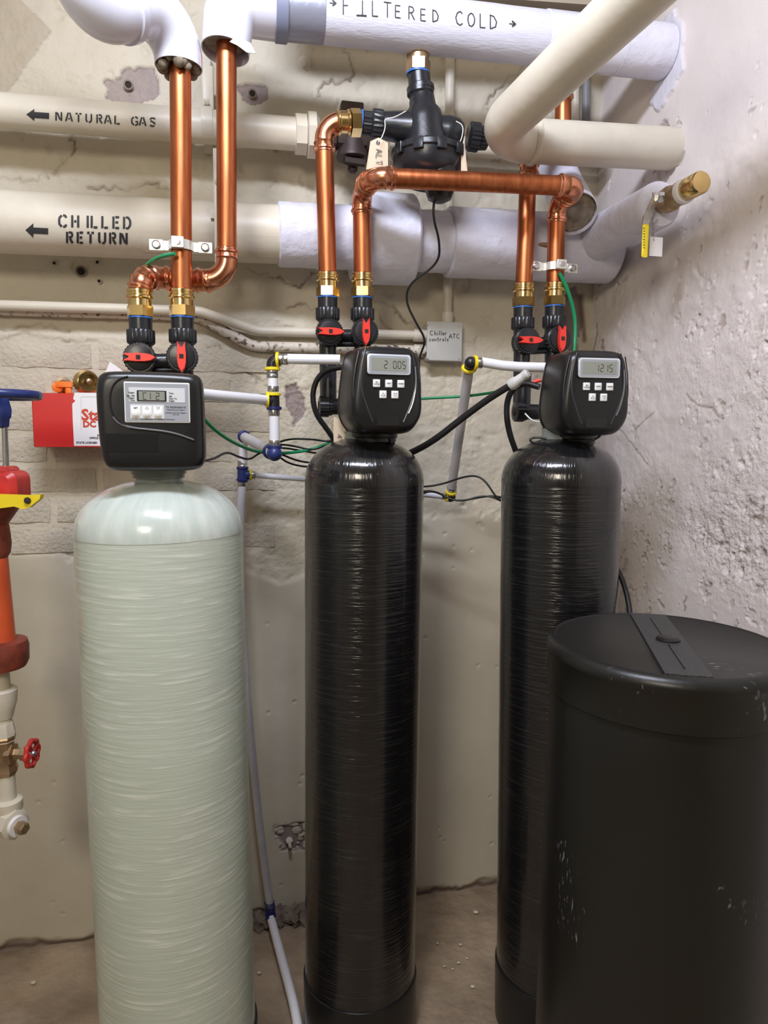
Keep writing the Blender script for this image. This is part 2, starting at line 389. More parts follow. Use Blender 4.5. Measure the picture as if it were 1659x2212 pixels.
STENCIL = {'C': _c, 'G': _c + [[(.42, .45), (.64, .45), (.64, .2)]], 'H': [[(.08, 1), (.08, 0)], [(.6, 1), (.6, 0)], [(.24, .5), (.45, .5)]], 'I': [[(.3, 1), (.3, 0)]],
 'L': [[(.08, 1), (.08, 0)], [(.24, .05), (.58, .05)]], 'E': [[(.08, 1), (.08, 0)], [(.24, .95), (.58, .95)], [(.24, .52), (.5, .52)], [(.24, .05), (.58, .05)]],
 'D': [[(.08, 1), (.08, 0)], [(.24, .97), (.45, .93), (.6, .7), (.62, .5), (.6, .3), (.45, .07), (.24, .03)]],
 'R': [[(.08, 1), (.08, 0)], [(.24, .96), (.5, .93), (.56, .75), (.5, .56), (.24, .52)], [(.34, .4), (.6, 0)]], 'T': [[(.32, .82), (.32, 0)], [(.0, .95), (.24, .95)], [(.4, .95), (.64, .95)]],
 'U': [[(.05, 1), (.05, .25), (.18, .07)], [(.32, .03), (.48, .07), (.6, .25), (.6, 1)]], 'N': [[(.05, 1), (.05, 0)], [(.62, 1), (.62, 0)], [(.18, .92), (.48, .12)]],
 'A': [[(0, 0), (.26, 1)], [(.42, 1), (.68, 0)], [(.27, .3), (.44, .3)]], 'S': [[(.6, .85), (.45, .98), (.2, .96), (.05, .8)], [(.1, .66), (.5, .42), (.6, .27)], [(.52, .08), (.3, .01), (.05, .13)]]}
SEG = {'a': ((0, 2), (1, 2)), 'b': ((1, 2), (1, 1)), 'c': ((1, 1), (1, 0)), 'd': ((0, 0), (1, 0)), 'e': ((0, 1), (0, 0)), 'f': ((0, 2), (0, 1)), 'g': ((0, 1), (1, 1))}
DIG = {'0': 'abcdef', '1': 'bc', '2': 'abged', '5': 'afgcd', 'C': 'afed', ' ': ''}
def write(mb, s, x, y, h, wd, fn, adv=0.85, slope=0.0, stencil=False, wob=0.0, xs=1.0):
    """text whose baseline starts at (x, y); +y of the font points to smaller y of the pixel frame"""
    rnd = random.Random(3)
    for ch in s:
        hh = h * (1 + wob * rnd.uniform(-1, 1)); dy = h * wob * rnd.uniform(-1, 1) * .6
        for st in (STENCIL if stencil else FONT).get(ch, []):
            pts = [(x + p[0] * h * xs, y + dy - p[1] * hh + slope * p[0] * h) for p in st]
            mb.ribbon(pts, wd, fn)
        k = adv * (.55 if ch in 'I' else 1) * (.6 if ch.islower() and ch != 'i' and ch != 'l' else 1) * (.4 if ch in 'il' else 1)
        x += h * k * xs; y += slope * h * k * xs
def type_text(s, size, origin, ax, az, m, name, parent, bold=0.0, local=False, align='LEFT'):
    cu = bpy.data.curves.new('t', 'FONT'); cu.body = s; cu.size = size; cu.resolution_u = 2; cu.offset = bold; cu.align_x = align
    to = bpy.data.objects.new('t', cu); me = bpy.data.meshes.new_from_object(to)
    b = LB() if local else MB()
    b.add([V(origin) + ax * v.co.x + az * v.co.y for v in me.vertices], [list(p.vertices) for p in me.polygons])
    bpy.data.objects.remove(to); bpy.data.curves.remove(cu)
    return b.obj(name, m, parent)
def on_cyl(A, B, r, off=0.0009):
    """maps a pixel to the near side of the cylinder A-B"""
    ax = (B - A).normalized()
    def fn(px, py):
        d = ray(px, py).normalized(); o = CAM - A
        dp = d - ax * d.dot(ax); op = o - ax * o.dot(ax)
        a = dp.dot(dp); b = 2 * dp.dot(op); c = op.dot(op) - (r + off) ** 2
        D = max(0, b * b - 4 * a * c); return CAM + d * ((-b - math.sqrt(D)) / (2 * a))
    return fn

# ================================================================== SETTING
def vnoise(u, v, scale, seed, octs=4):
    out = np.zeros_like(u); amp = 1.0; tot = 0
    rs = np.random.RandomState(seed)
    for o in range(octs):
        g = rs.rand(97, 97); x = u * scale * 2 ** o + 37.3; y = v * scale * 2 ** o + 11.7
        xi = np.floor(x).astype(int); yi = np.floor(y).astype(int); fx = x - xi; fy = y - yi
        fx = fx * fx * (3 - 2 * fx); fy = fy * fy * (3 - 2 * fy)
        a = g[xi % 97, yi % 97]; b = g[(xi + 1) % 97, yi % 97]; c = g[xi % 97, (yi + 1) % 97]; d = g[(xi + 1) % 97, (yi + 1) % 97]
        out += amp * ((a * (1 - fx) + b * fx) * (1 - fy) + (c * (1 - fx) + d * fx) * fy); tot += amp; amp *= .5
    return out / tot - .5
def sstep(a, b, x):
    t = np.clip((x - a) / (b - a), 0, 1); return t * t * (3 - 2 * t)
def grid_obj(name, U, Vv, pos, attrs, m):
    nu, nv = U.shape
    me = bpy.data.meshes.new(name)
    idx = np.arange(nu * nv).reshape(nu, nv)
    q = np.stack([idx[:-1, :-1], idx[1:, :-1], idx[1:, 1:], idx[:-1, 1:]], -1).reshape(-1, 4)
    me.vertices.add(nu * nv); me.vertices.foreach_set('co', pos.reshape(-1).astype(np.float32))
    me.loops.add(q.size); me.loops.foreach_set('vertex_index', q.reshape(-1).astype(np.int32))
    me.polygons.add(len(q)); me.polygons.foreach_set('loop_start', np.arange(0, q.size, 4, dtype=np.int32))
    me.update(calc_edges=True)
    me.polygons.foreach_set('use_smooth', np.ones(len(q), dtype=bool))
    for k, a in attrs.items():
        t = me.attributes.new(k, 'FLOAT', 'POINT'); t.data.foreach_set('value', a.reshape(-1).astype(np.float32))
    me.materials.append(m); me.validate(); o = bpy.data.objects.new(name, me); C.objects.link(o); o['kind'] = 'structure'
    return o
def wall_uv(p): q = p - CORNER; return q.dot(WD), p.z
def rwall_uv(p): q = p - CORNER; return q.dot(RD), p.z
def blob(U, Z, pts, soft=0.004, nz=None, amp=0.012):
    """mask inside polygon pts (u,z) with ragged edge"""
    x = U + (nz * amp if nz is not None else 0); y = Z + (np.roll(nz, 37, 0) * amp if nz is not None else 0)
    ins = np.zeros(U.shape, bool); n = len(pts)
    for i in range(n):
        x1, y1 = pts[i]; x2, y2 = pts[(i + 1) % n]
        c = ((y1 > y) != (y2 > y)) & (x < (x2 - x1) * (y - y1) / ((y2 - y1) or 1e-9) + x1)
        ins ^= c
    return ins.astype(float)
def stamp_line(U, Z, A, pts, wd, val, mode='max'):
    for (x1, y1), (x2, y2) in zip(pts, pts[1:]):
        m = (U > min(x1, x2) - .03) & (U < max(x1, x2) + .03) & (Z > min(y1, y2) - .03) & (Z < max(y1, y2) + .03)
        if not m.any(): continue
        u = U[m]; z = Z[m]; dx, dy = x2 - x1, y2 - y1; l2 = dx * dx + dy * dy or 1e-9
        t = np.clip(((u - x1) * dx + (z - y1) * dy) / l2, 0, 1)
        d = np.hypot(u - x1 - t * dx, z - y1 - t * dy)
        A[m] = np.maximum(A[m], val * np.clip(1 - d / wd, 0, 1))
def jag(pts, n=6, amp=.012, seed=1):
    r = random.Random(seed); out = [pts[0]]
    for a, b in zip(pts, pts[1:]):
        for i in range(1, n): out.append((a[0] + (b[0] - a[0]) * i / n + r.uniform(-amp, amp), a[1] + (b[1] - a[1]) * i / n + r.uniform(-amp, amp)))
        out.append(b)
    return out
ZT = 2.75
# ---- back wall
st = 0.0042
us = np.arange(-1.95, 0.012, st); zs = np.arange(-0.03, ZT, st)
U, Z = np.meshgrid(us, zs, indexing='ij')
nz = vnoise(U, Z, 28, 5, 3)
rough = vnoise(U, Z, 22, 1, 5); big = vnoise(U, Z, 2.2, 2, 3); rid = np.abs(vnoise(U, Z, 9, 9, 4))
wp = lambda pts: [wall_uv(W(*p)) for p in pts]
coat_pts = wp([(-300, 1200), (0, 1185), (170, 1188), (350, 1200), (535, 1225), (600, 1250), (655, 1235), (920, 1110), (1085, 1100), (1272, 1090)])
cu = np.array([p[0] for p in coat_pts]); cz = np.array([p[1] for p in coat_pts])
edge = np.interp(U, cu, cz) + vnoise(U, Z, 14, 12, 3) * .02
coat = sstep(.0, .02, edge - Z)
bz = wp([(-300, 690), (505, 690), (650, 960), (650, 1175), (-300, 1190)])
brickz = blob(U, Z, wp([(-500, 700), (520, 735), (520, 1212), (-500, 1195)])) * (1 - (coat > .3))
hgt = big * .010 + rough * (.0095 - .008 * coat) + coat * .0045
# shallow chipped ridges in the upper plaster
hgt -= sstep(.05, .012, rid) * .0022 * (1 - coat) * sstep(-.1, .1, vnoise(U, Z, 3, 21, 2))
rr0 = np.random.RandomState(4)
nzf = vnoise(U, Z, 75, 95, 3)
for i in range(420):
    u0 = rr0.uniform(-1.5, 0); z0 = rr0.uniform(1.05, 2.6); s0 = rr0.uniform(.004, .014); e = rr0.uniform(.5, 2.2)
    m = (np.abs(U - u0) < .05) & (np.abs(Z - z0) < .05)
    d = np.hypot((U[m] - u0) * e, Z[m] - z0 + (U[m] - u0) * rr0.uniform(-.6, .6)) / s0 + nzf[m] * 4
    hgt[m] -= .0035 * sstep(1.1, .5, d)
for i in range(80):                                     # tiny dark pits in the smooth coat
    u0 = rr0.uniform(-1.6, 0); z0 = rr0.uniform(.03, 1.05)
    m = (np.abs(U - u0) < .02) & (np.abs(Z - z0) < .02)
    hgt[m] -= .004 * sstep(.005, .002, np.hypot(U[m] - u0, Z[m] - z0))
expose = np.zeros_like(U); dark = np.zeros_like(U); wht = np.zeros_like(U)
for pts in ([(228, 178), (262, 155), (300, 150), (338, 152), (345, 190), (325, 215), (262, 228), (228, 212), (240, 195)],
            [(508, 183), (540, 175), (575, 190), (580, 205), (565, 222), (520, 218)],
            [(20, 1150), (105, 1150), (118, 1178), (80, 1192), (38, 1186)], [(135, 1140), (168, 1148), (168, 1190), (140, 1186)],
            [(612, 838), (640, 830), (655, 860), (655, 900), (640, 925), (622, 880)], [(585, 1790), (655, 1775), (660, 1835), (612, 1832)],
            [(1215, 640), (1250, 620), (1262, 700), (1240, 760), (1218, 740)]):
    b = blob(U, Z, wp(pts), nz=nz, amp=.03); expose = np.maximum(expose, b); hgt -= b * .006
b = blob(U, Z, wp([(-60, -100), (112, 68), (16, 202), (-60, 300)])); hgt += b * .004; tan_shade = b * .8 + .35 * sstep(-1.0, -1.5, U) * sstep(1.9, 2.1, Z) * (1 - b)  # tan plaster past the diagonal, plus shade painted into the upper-left wall colour
for pts, wv, sd in (([(0, 385), (70, 388), (120, 370), (160, 325), (150, 280)], .004, 1), ([(740, 92), (762, 150), (758, 175), (700, 178), (680, 215)], .004, 2),
                ([(1150, 130), (1070, 195), (1045, 230), (1060, 250)], .004, 3), ([(440, 760), (470, 740), (560, 830)], .004, 4),
                ([(760, 640), (850, 660), (870, 690), (900, 705)], .004, 5), ([(0, 735), (60, 720), (150, 738), (200, 735), (270, 770)], .006, 6),
                ([(0, 712), (80, 700), (150, 715)], .004, 7), ([(600, 600), (650, 622), (680, 590)], .004, 8), ([(620, 840), (690, 835), (700, 820)], .004, 9),
                ([(190, 405), (260, 408), (330, 398), (370, 412)], .003, 10), ([(620, 665), (660, 655), (700, 690)], .003, 11), ([(1060, 350), (1120, 330)], .003, 12),
                ([(800, 655), (860, 730)], .003, 13), ([(535, 580), (590, 600)], .003, 15)):
    stamp_line(U, Z, dark, jag(wp(pts), 7, .007, sd), .0042 if wv < .005 else .0055, .85)
dark = np.clip(dark, 0, 1) * (.35 + np.clip(vnoise(U, Z, 25, 61, 2) * 3 + .3, 0, .8)); hgt -= dark * .006
stamp_line(U, Z, dark, wp([(1255, 640), (1262, 735)]), .012, 1.0); stamp_line(U, Z, dark, wp([(1180, 520), (1235, 530)]), .006, 1)
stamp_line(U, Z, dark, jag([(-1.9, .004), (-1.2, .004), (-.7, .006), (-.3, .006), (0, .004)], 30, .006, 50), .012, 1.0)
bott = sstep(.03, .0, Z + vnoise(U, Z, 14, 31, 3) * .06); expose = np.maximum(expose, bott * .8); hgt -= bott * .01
hgt = hgt * (1 - brickz) + brickz * (.001 + rough * .004)
pos = np.zeros(U.shape + (3,))
for k in range(3): pos[..., k] = CORNER[k] + U * WD[k] + hgt * WN[k]
pos[..., 2] = Z
stain = np.zeros_like(U); sc_ = wall_uv(W(738, 640)); stain = .75 * np.exp(-(((U - sc_[0]) / .022) ** 2 + ((Z - sc_[1]) / .05) ** 2)) * (.6 + vnoise(U, Z, 30, 71, 3))
grit = np.clip((.55 + vnoise(U, Z, 3, 73, 3) * 1.2 - sstep(1.75, 2.0, Z) * .25) * (1 - .88 * coat) + .25 * expose, .05, 1)
wall_back = grid_obj('wall_back', U, Z, pos, {'expose': expose, 'dark': dark, 'white': wht, 'stain': stain, 'grit': grit, 'tan': tan_shade}, wallm)
HB = hgt
def bricks():
    rs = random.Random(5); z = 1.565; course = 0
    h, l = .067, .215
    while z > 1.0:
        u = -1.80 + (course % 2) * .113
        while u < -.62:
            uc = u + l / 2; px_lim = -.63 + rs.uniform(-.03, .03)
            iu = int((uc + 1.95) / st); iz = int((z + .03) / st)
            if 0 <= iu < len(us) and brickz[iu, iz] > .5 and edge[iu, iz] < z - .02 and brickz[iu, min(len(zs) - 1, iz + 7)] > .5:
                b = MB(); nx, nzv = 8, 3; w2, h2 = l / 2 - .004, h / 2 - .004; vs = []
                for j in range(nzv + 1):
                    for i in range(nx + 1):
                        e = (i in (0, nx)) or (j in (0, nzv))
                        d = (.0035 if e else .0062) + rs.uniform(-.0016, .0016)
                        vs.append(CORNER + WD * (uc - w2 + 2 * w2 * i / nx + rs.uniform(-.002, .002)) + V((0, 0, z - h2 + 2 * h2 * j / nzv + rs.uniform(-.002, .002))) + WN * d)
                n0 = len(vs)
                ring = [i for i in range(nx + 1)] + [j * (nx + 1) + nx for j in range(1, nzv + 1)] + [nzv * (nx + 1) + i for i in range(nx - 1, -1, -1)] + [j * (nx + 1) for j in range(nzv - 1, 0, -1)]
                for r_ in ring: vs.append(vs[r_] - WN * .012)
                fs = [(j * (nx + 1) + i, j * (nx + 1) + i + 1, (j + 1) * (nx + 1) + i + 1, (j + 1) * (nx + 1) + i) for j in range(nzv) for i in range(nx)]
                m = len(ring); fs += [(ring[k], ring[(k + 1) % m], n0 + (k + 1) % m, n0 + k) for k in range(m)]
                b.add(vs, fs); b.obj('brick', brickm, wall_back, sharp=60)
            u += l + .010
        z -= h + .010; course += 1
bricks()
# ---- right wall
st2 = .0031
us2 = np.arange(-0.012, 1.15, st2); zs2 = np.arange(-0.03, ZT, st2); U, Z = np.meshgrid(us2, zs2, indexing='ij')
nz2 = vnoise(U, Z, 30, 15, 3); rough = vnoise(U, Z, 24, 11, 5); big = vnoise(U, Z, 2.5, 12, 3)
rp = lambda pts: [rwall_uv(R(*p)) for p in pts]
ce = rp([(1285, 1080), (1340, 1092), (1500, 1165), (1659, 1235), (1900, 1300)])
edge2 = np.interp(U, [p[0] for p in ce], [p[1] for p in ce]) + vnoise(U, Z, 8, 44, 3) * .05
coat2 = sstep(-.01, .05, edge2 - Z)
top2 = sstep(1.85, 2.05, Z)
pz = (1 - coat2 * .75) * (1 - top2 * .8)
hgt = big * .010 + rough * (.0065 * pz + .0008) + coat2 * .004
expose = np.zeros_like(U); dark = np.zeros_like(U); wht = np.zeros_like(U)
fine = vnoise(U, Z, 80, 91, 3); clump = vnoise(U, Z, 4, 93, 2)
rugged = vnoise(U, Z, 45, 97, 4); zone = sstep(.98, 1.1, Z) * sstep(1.72, 1.4, Z) * (1 - .6 * coat2)
hgt += np.minimum(rugged, .06) * .010 * zone * (.5 + np.clip(clump * 3, -.3, .7))
n_ = 0
while n_ < 1100:
    u0 = rr0.uniform(0, 1.1); z0 = rr0.triangular(.72, 1.35, 2.2); iu = int((u0 + .012) / st2); iz = int((z0 + .03) / st2)
    if iu >= U.shape[0] or clump[iu, iz] < rr0.uniform(-.35, .15): n_ += 1; continue
    s0 = rr0.gamma(2.0, .0034) + .0025; s0 = min(s0, .016) * (.6 if z0 > 1.8 else 1); e = rr0.uniform(.9, 2.6); sk = rr0.uniform(-1.0, .3)
    m = np.s_[max(0, iu - 16):iu + 17, max(0, iz - 16):iz + 17]
    d = np.hypot((U[m] - u0) * e, (Z[m] - z0) + (U[m] - u0) * sk) / s0 + fine[m] * 5.5
    k = sstep(1.0, .75, d); hgt[m] -= min(.0040, s0 * .45) * k * (.7 + fine[m])
    hgt[m] += .0012 * sstep(1.6, 1.1, d) * (1 - k)
    if rr0.rand() < .12: dark[m] = np.maximum(dark[m], k * .3)
    if rr0.rand() < .2: expose[m] = np.maximum(expose[m], k * .35)
    n_ += 1
for pts, wv, sd in (([(1290, 700), (1283, 762)], .008, 1), ([(1300, 735), (1305, 770)], .008, 2), ([(1400, 1005), (1350, 940), (1310, 905)], .003, 3), ([(1480, 850), (1560, 905)], .004, 4),
                    ([(1370, 930), (1412, 890)], .003, 5), ([(1480, 1320), (1485, 1290)], .005, 6), ([(1290, 615), (1310, 600), (1325, 570), (1328, 540)], .004, 7)):
    stamp_line(U, Z, dark, jag(rp(pts), 6, .007, sd), wv * .8, .8)
hgt -= np.clip(dark, 0, 1) * .003
b = blob(U, Z, rp([(1425, 60), (1460, 15), (1480, 70), (1478, 140), (1455, 200), (1425, 240), (1402, 225), (1430, 160)]), nz=nz2, amp=.02); wht = np.maximum(wht, b); hgt += b * .006
ring = blob(U, Z, rp([(1410, 290), (1435, 262), (1465, 275), (1470, 330), (1452, 375), (1418, 392)]), nz=nz2, amp=.06); hgt -= ring * .006; expose = np.maximum(expose, ring * sstep(-.02, .1, nz2) * .7)
pos = np.zeros(U.shape + (3,))
for k in range(3): pos[..., k] = CORNER[k] + U * RD[k] + hgt * RN[k]
pos[..., 2] = Z
grid_obj('wall_right', U, Z, pos, {'expose': expose, 'dark': np.clip(dark, 0, 1), 'white': wht, 'grit': np.clip(.12 + zone * (.55 + clump * 2), .06, 1)}, wallr)
# ---- floor
fx = np.arange(-1.6, 1.25, .008); fy = np.arange(0.4, 2.35, .008); X, Y = np.meshgrid(fx, fy, indexing='ij')
pos = np.stack([X, Y, vnoise(X, Y, 7, 3, 5) * .007 + vnoise(X, Y, 2, 33, 2) * .006 - .004], -1)
grid_obj('floor', X, Y, pos, {}, floorm)
def slab(name, pts, m, z=None, kind='structure'):
    b = MB(); n = len(pts); b.add([V(p) for p in pts], [tuple(range(n))]); o = b.obj(name, m); o['kind'] = kind; return o
rw_end = CORNER + RD * 1.145
bw_end = CORNER - WD * 1.945
A_ = rw_end; B_ = CORNER + RD * 4.2; D_ = bw_end; E_ = bw_end + RD * 4.2
def up(p, z): return V((p.x, p.y, z))
def wbox(name, a, b, z0, z1, n, m, t=.05):
    c = MB(); c.add([up(a, z0), up(b, z0), up(b, z1), up(a, z1), up(a - n * t, z0), up(b - n * t, z0), up(b - n * t, z1), up(a - n * t, z1)],
        [(0, 1, 2, 3), (5, 4, 7, 6), (1, 5, 6, 2), (4, 0, 3, 7), (3, 2, 6, 7), (4, 5, 1, 0)]); o = c.obj(name, m); o['kind'] = 'structure'
wbox('wall_right_near', A_, B_, -.02, ZT, RN, roomm)
wbox('wall_left', D_, E_, -.02, ZT, -RN, roomm)
wbox('wall_front', B_, E_, -.02, ZT, -WN, roomm)
c = MB(); c.add([up(p, ZT) for p in (CORNER - RD * .02 + WD * .05, B_ + WD * .05, E_, D_)] + [up(p, ZT + .06) for p in (CORNER - RD * .02 + WD * .05, B_ + WD * .05, E_, D_)],
    [(0, 1, 2, 3), (4, 5, 6, 7), (0, 1, 5, 4), (1, 2, 6, 5), (2, 3, 7, 6), (3, 0, 4, 7)]); c.obj('ceiling', ceilm)['kind'] = 'structure'
slab('floor_near', [up(p, -.006) for p in (CORNER + RD * 1.0 + WD * .1, B_, E_, D_ + RD * 1.0)], floorm)
# brown joist above the pipes, top right
tb = thing('ceiling_beam', 'brown painted beam crossing above the white pipe at the top', 'beam', W(1100, -60, .25))
b = MB(); p0 = W(600, -72, .22); p1 = W(1500, -2, .22); ax = (p1 - p0).normalized()
b.box((p0 + p1) / 2, (p1 - p0).length, .08, .11, (ax, -WN, ax.cross(-WN)), .004); b.obj('timber', ceilm, tb)

# rubble strip at the foot of the wall between the two left tanks
rs = random.Random(11)
b = MB()
for i in range(90):
    q = W(rs.uniform(548, 670), rs.uniform(1935, 2000), rs.uniform(.0, .05)); q.z = rs.uniform(.0, .02); s_ = rs.uniform(.006, .02)
    ang = rs.uniform(0, PI); a0 = V((math.cos(ang), math.sin(ang), rs.uniform(-.3, .3))).normalized(); a2 = a0.orthogonal().normalized(); a1 = a0.cross(a2)
    b.box(q, s_ * 2, s_ * 1.4, s_, (a0, a1, a2))
o = b.obj('broken_concrete', rubble); o['kind'] = 'stuff'; tag(o, 'crumbled concrete along the wall foot between pale and black tank', 'rubble')
for i, (px, py, s_) in enumerate([(72, 2122, .006), (560, 2101, .005), (995, 2040, .004), (991, 2079, .004), (1021, 2131, .005), (960, 2087, .003), (978, 2093, .003), (1028, 1970, .007), (945, 2037, .003), (643, 1990, .003), (1009, 2070, .003)]):
    q = Pz(px, py, .003); b = MB(); b.ball(q, s_, 7, 5, (1.2, .9, .5)); o = b.obj('paint_chip', pebm, sharp=20)
    tag(o, ['pale paint chip on the floor left of the pale green tank', 'pale paint chip on the floor beside the white hose', 'flat pale chip on the floor, upper of a pair by the middle tank', 'pale speck on the floor, middle of the chips right of the middle tank',
            'yellowish chip on the floor, nearest the front right of the middle tank', 'tiny speck leftmost of the row of chips right of the middle tank', 'tiny speck second in the row of chips on the floor', 'larger tan lump on the floor close to the back wall',
            'tiny pale speck right beside the middle tank base', 'tiny pale chip at the wall foot beside the white hose', 'tiny speck just above the middle pale chip'][i], 'chip', 'paint chips on the floor')

# ================================================================== TANKS
def tank(name, label, axt, axb, r, ztop, Yt, vm, dm, neck, boot_z, group, dome_h=.72, boot_mat=blackp):
    """pressure vessel whose axis passes the two pixels"""
    top = P(axt[0], axt[1], Yt); bot = Pz(axb[0], axb[1], 0.0); bot = V((bot.x, bot.y, 0))
    # base on the floor at the axis depth
    base = V((top.x + (P(axb[0], axb[1], Yt).x - top.x), Yt, 0.0))
    bb = P(axb[0], axb[1], Yt); k = (top.z - 0) / (top.z - bb.z); base = V((top.x + (bb.x - top.x) * k, Yt, 0))
    d = (top - base).normalized(); L = ztop / d.z
    t = thing(name, label, 'tank', base, 0, group)
    A = base; zb = L - .012; hd = r * dome_h
    m = MB(); st = [(.02, r * .80), (.03, r * .93), (.07, r)]
    zs_ = zb - hd; n = 10
    st += [(.07 + (zs_ - .07) * i / 24, r * (1 + .002 * math.sin(i * 1.7))) for i in range(1, 25)]
    m.tube([A, A + d * L], st, 72, caps=True); v = m.obj('vessel', vm, t)
    m = MB(); st = [(zs_ - .002, r * 1.004), (zs_ + .004, r * 1.004)]
    for i in range(1, 15):
        a = i / 14 * PI / 2 * .86; st.append((zs_ + .004 + hd * math.sin(a) * 1.0, r * math.cos(a) ** .85 if a < 1.5 else neck))
    st = [(s_, max(q, neck)) for s_, q in st]
    m.tube([A, A + d * L], st, 72, caps=True); m.obj('dome', dm, t)
    m = MB(); m.tube([A, A + d * L], [(zb - .03, neck * 1.02), (L - .006, neck * 1.02), (L - .006, neck * .97), (L + .015, neck * .97)], 40); m.obj('neck', neckm if vm is fg_black else fg_dome, t)
    m = MB(); m.tube([A, A + d * L], [(0, r * .96), (.004, r * 1.02), (boot_z - .006, r * 1.03), (boot_z, r * 1.025), (boot_z + .001, r * 1.0)], 72); m.obj('boot', boot_mat, t)
    return t, base, d, L
T1 = tank('filter_tank', 'wide pale green fibreglass pressure tank at the left', (347, 1150), (389, 2200), .1475, 1.300, 1.265, fg_green, fg_dome, .042, .20, None, .62)
T2 = tank('softener_tank', 'glossy black fibreglass pressure tank in the middle of the row', (787, 1050), (778, 2080), .127, 1.378, 1.485, fg_black, fg_blackd, .043, .145, None)
T3 = tank('softener_tank', 'glossy black fibreglass pressure tank standing behind the wide black barrel', (1210, 1040), (1190, 2080), .127, 1.380, 1.515, fg_black, fg_blackd, .043, .145, None)

# brine barrel
bc = P(1440, 1383, 1.17); bx, by = bc.x, bc.y; zt = bc.z
t = thing('brine_barrel', 'wide black plastic brine barrel with round lid at lower right', 'barrel', (bx, by, 0))
rb = .196
m = MB(); A = V((bx, by, 0)); d = V((0, 0, 1))
m.tube([A, A + d], [(0, rb * .96), (.01, rb * .99), (.02, rb)] + [(.02 + i * (zt - .11) / 12, rb * (1.025 - .035 * i / 12)) for i in range(1, 13)] + [(zt - .085, rb * .985), (zt - .082, rb * .96), (zt - .02, rb * .955)], 96); m.obj('barrel', barrelm, t)
m = MB(); m.tube([A, A + d], [(zt - .088, rb * 1.006), (zt - .086, rb * 1.016), (zt - .026, rb * 1.018), (zt - .023, rb * 1.030), (zt - .016, rb * 1.032), (zt - .010, rb * 1.022), (zt - .005, rb * 1.0), (zt - .0015, rb * .975), (zt - .001, rb * .955), (zt - .003, rb * .94), (zt - .003, .02)], 96); lid = m.obj('lid', barrelm, t)
# grip strip across the lid
pa = Pz(1368, 1335, zt); pb = Pz(1470, 1474, zt); 
l0, l1, l2, l3 = Pz(1366, 1334, zt), Pz(1442, 1334, zt), Pz(1545, 1468, zt), Pz(1440, 1460, zt)
def inlid(p, q=.935):
    v_ = V((p.x - bx, p.y - by, 0)); 
    return p
sd = ((l3 + l2) / 2 - (l0 + l1) / 2); sd.z = 0; sd.normalize(); sn = V((-sd.y, sd.x, 0))
mid = (l0 + l1 + l2 + l3) / 4; offm = V((mid.x - bx, mid.y - by, 0)).dot(sn); hw = abs((l1 - l0).dot(sn)) * .25 + abs((l2 - l3).dot(sn)) * .25
m = MB(); vs = []; N_ = 16
for s_ in (-1, 1):
    x = offm + s_ * hw; yy = math.sqrt((rb * .945) ** 2 - x * x)
    for i in range(N_ + 1): vs.append(V((bx, by, 0)) + sn * x + sd * (-yy + 2 * yy * i / N_) + V((0, 0, zt - .0035)))
vt = [p + V((0, 0, .004)) for p in vs]; K = len(vs)
fs = [(K + i, K + i + 1, K + N_ + 2 + i, K + N_ + 1 + i) for i in range(N_)] + [(i, i + 1, K + i + 1, K + i) for i in range(N_)] + [(N_ + 1 + i, N_ + 2 + i, K + N_ + 2 + i, K + N_ + 1 + i) for i in range(N_)] + [(0, N_ + 1, K + N_ + 1, K), (N_, 2 * N_ + 1, K + 2 * N_ + 1, K + N_)]
m.add(vs + vt, fs); m.obj('grip_strip', tread, lid)
kc = Pz(1443, 1383, zt); m = MB(); m.tube([V((kc.x, kc.y, zt)), V((kc.x, kc.y, zt + .02))], [(0, .020), (.003, .020), (.0055, .017), (.0065, .008)], 32); m.obj('cap_button', barrelm, lid)
m = MB(); 
for s0, s1 in ((-.75, -.15), (.15, .8)):
    a_ = V((bx, by, zt + .001)) + sn * offm + sd * (s0 * rb); b_ = V((bx, by, zt + .001)) + sn * offm + sd * (s1 * rb * .98)
    m.pipe([a_, b_], .0012, 6)
m.obj('seam_line', emb, lid)

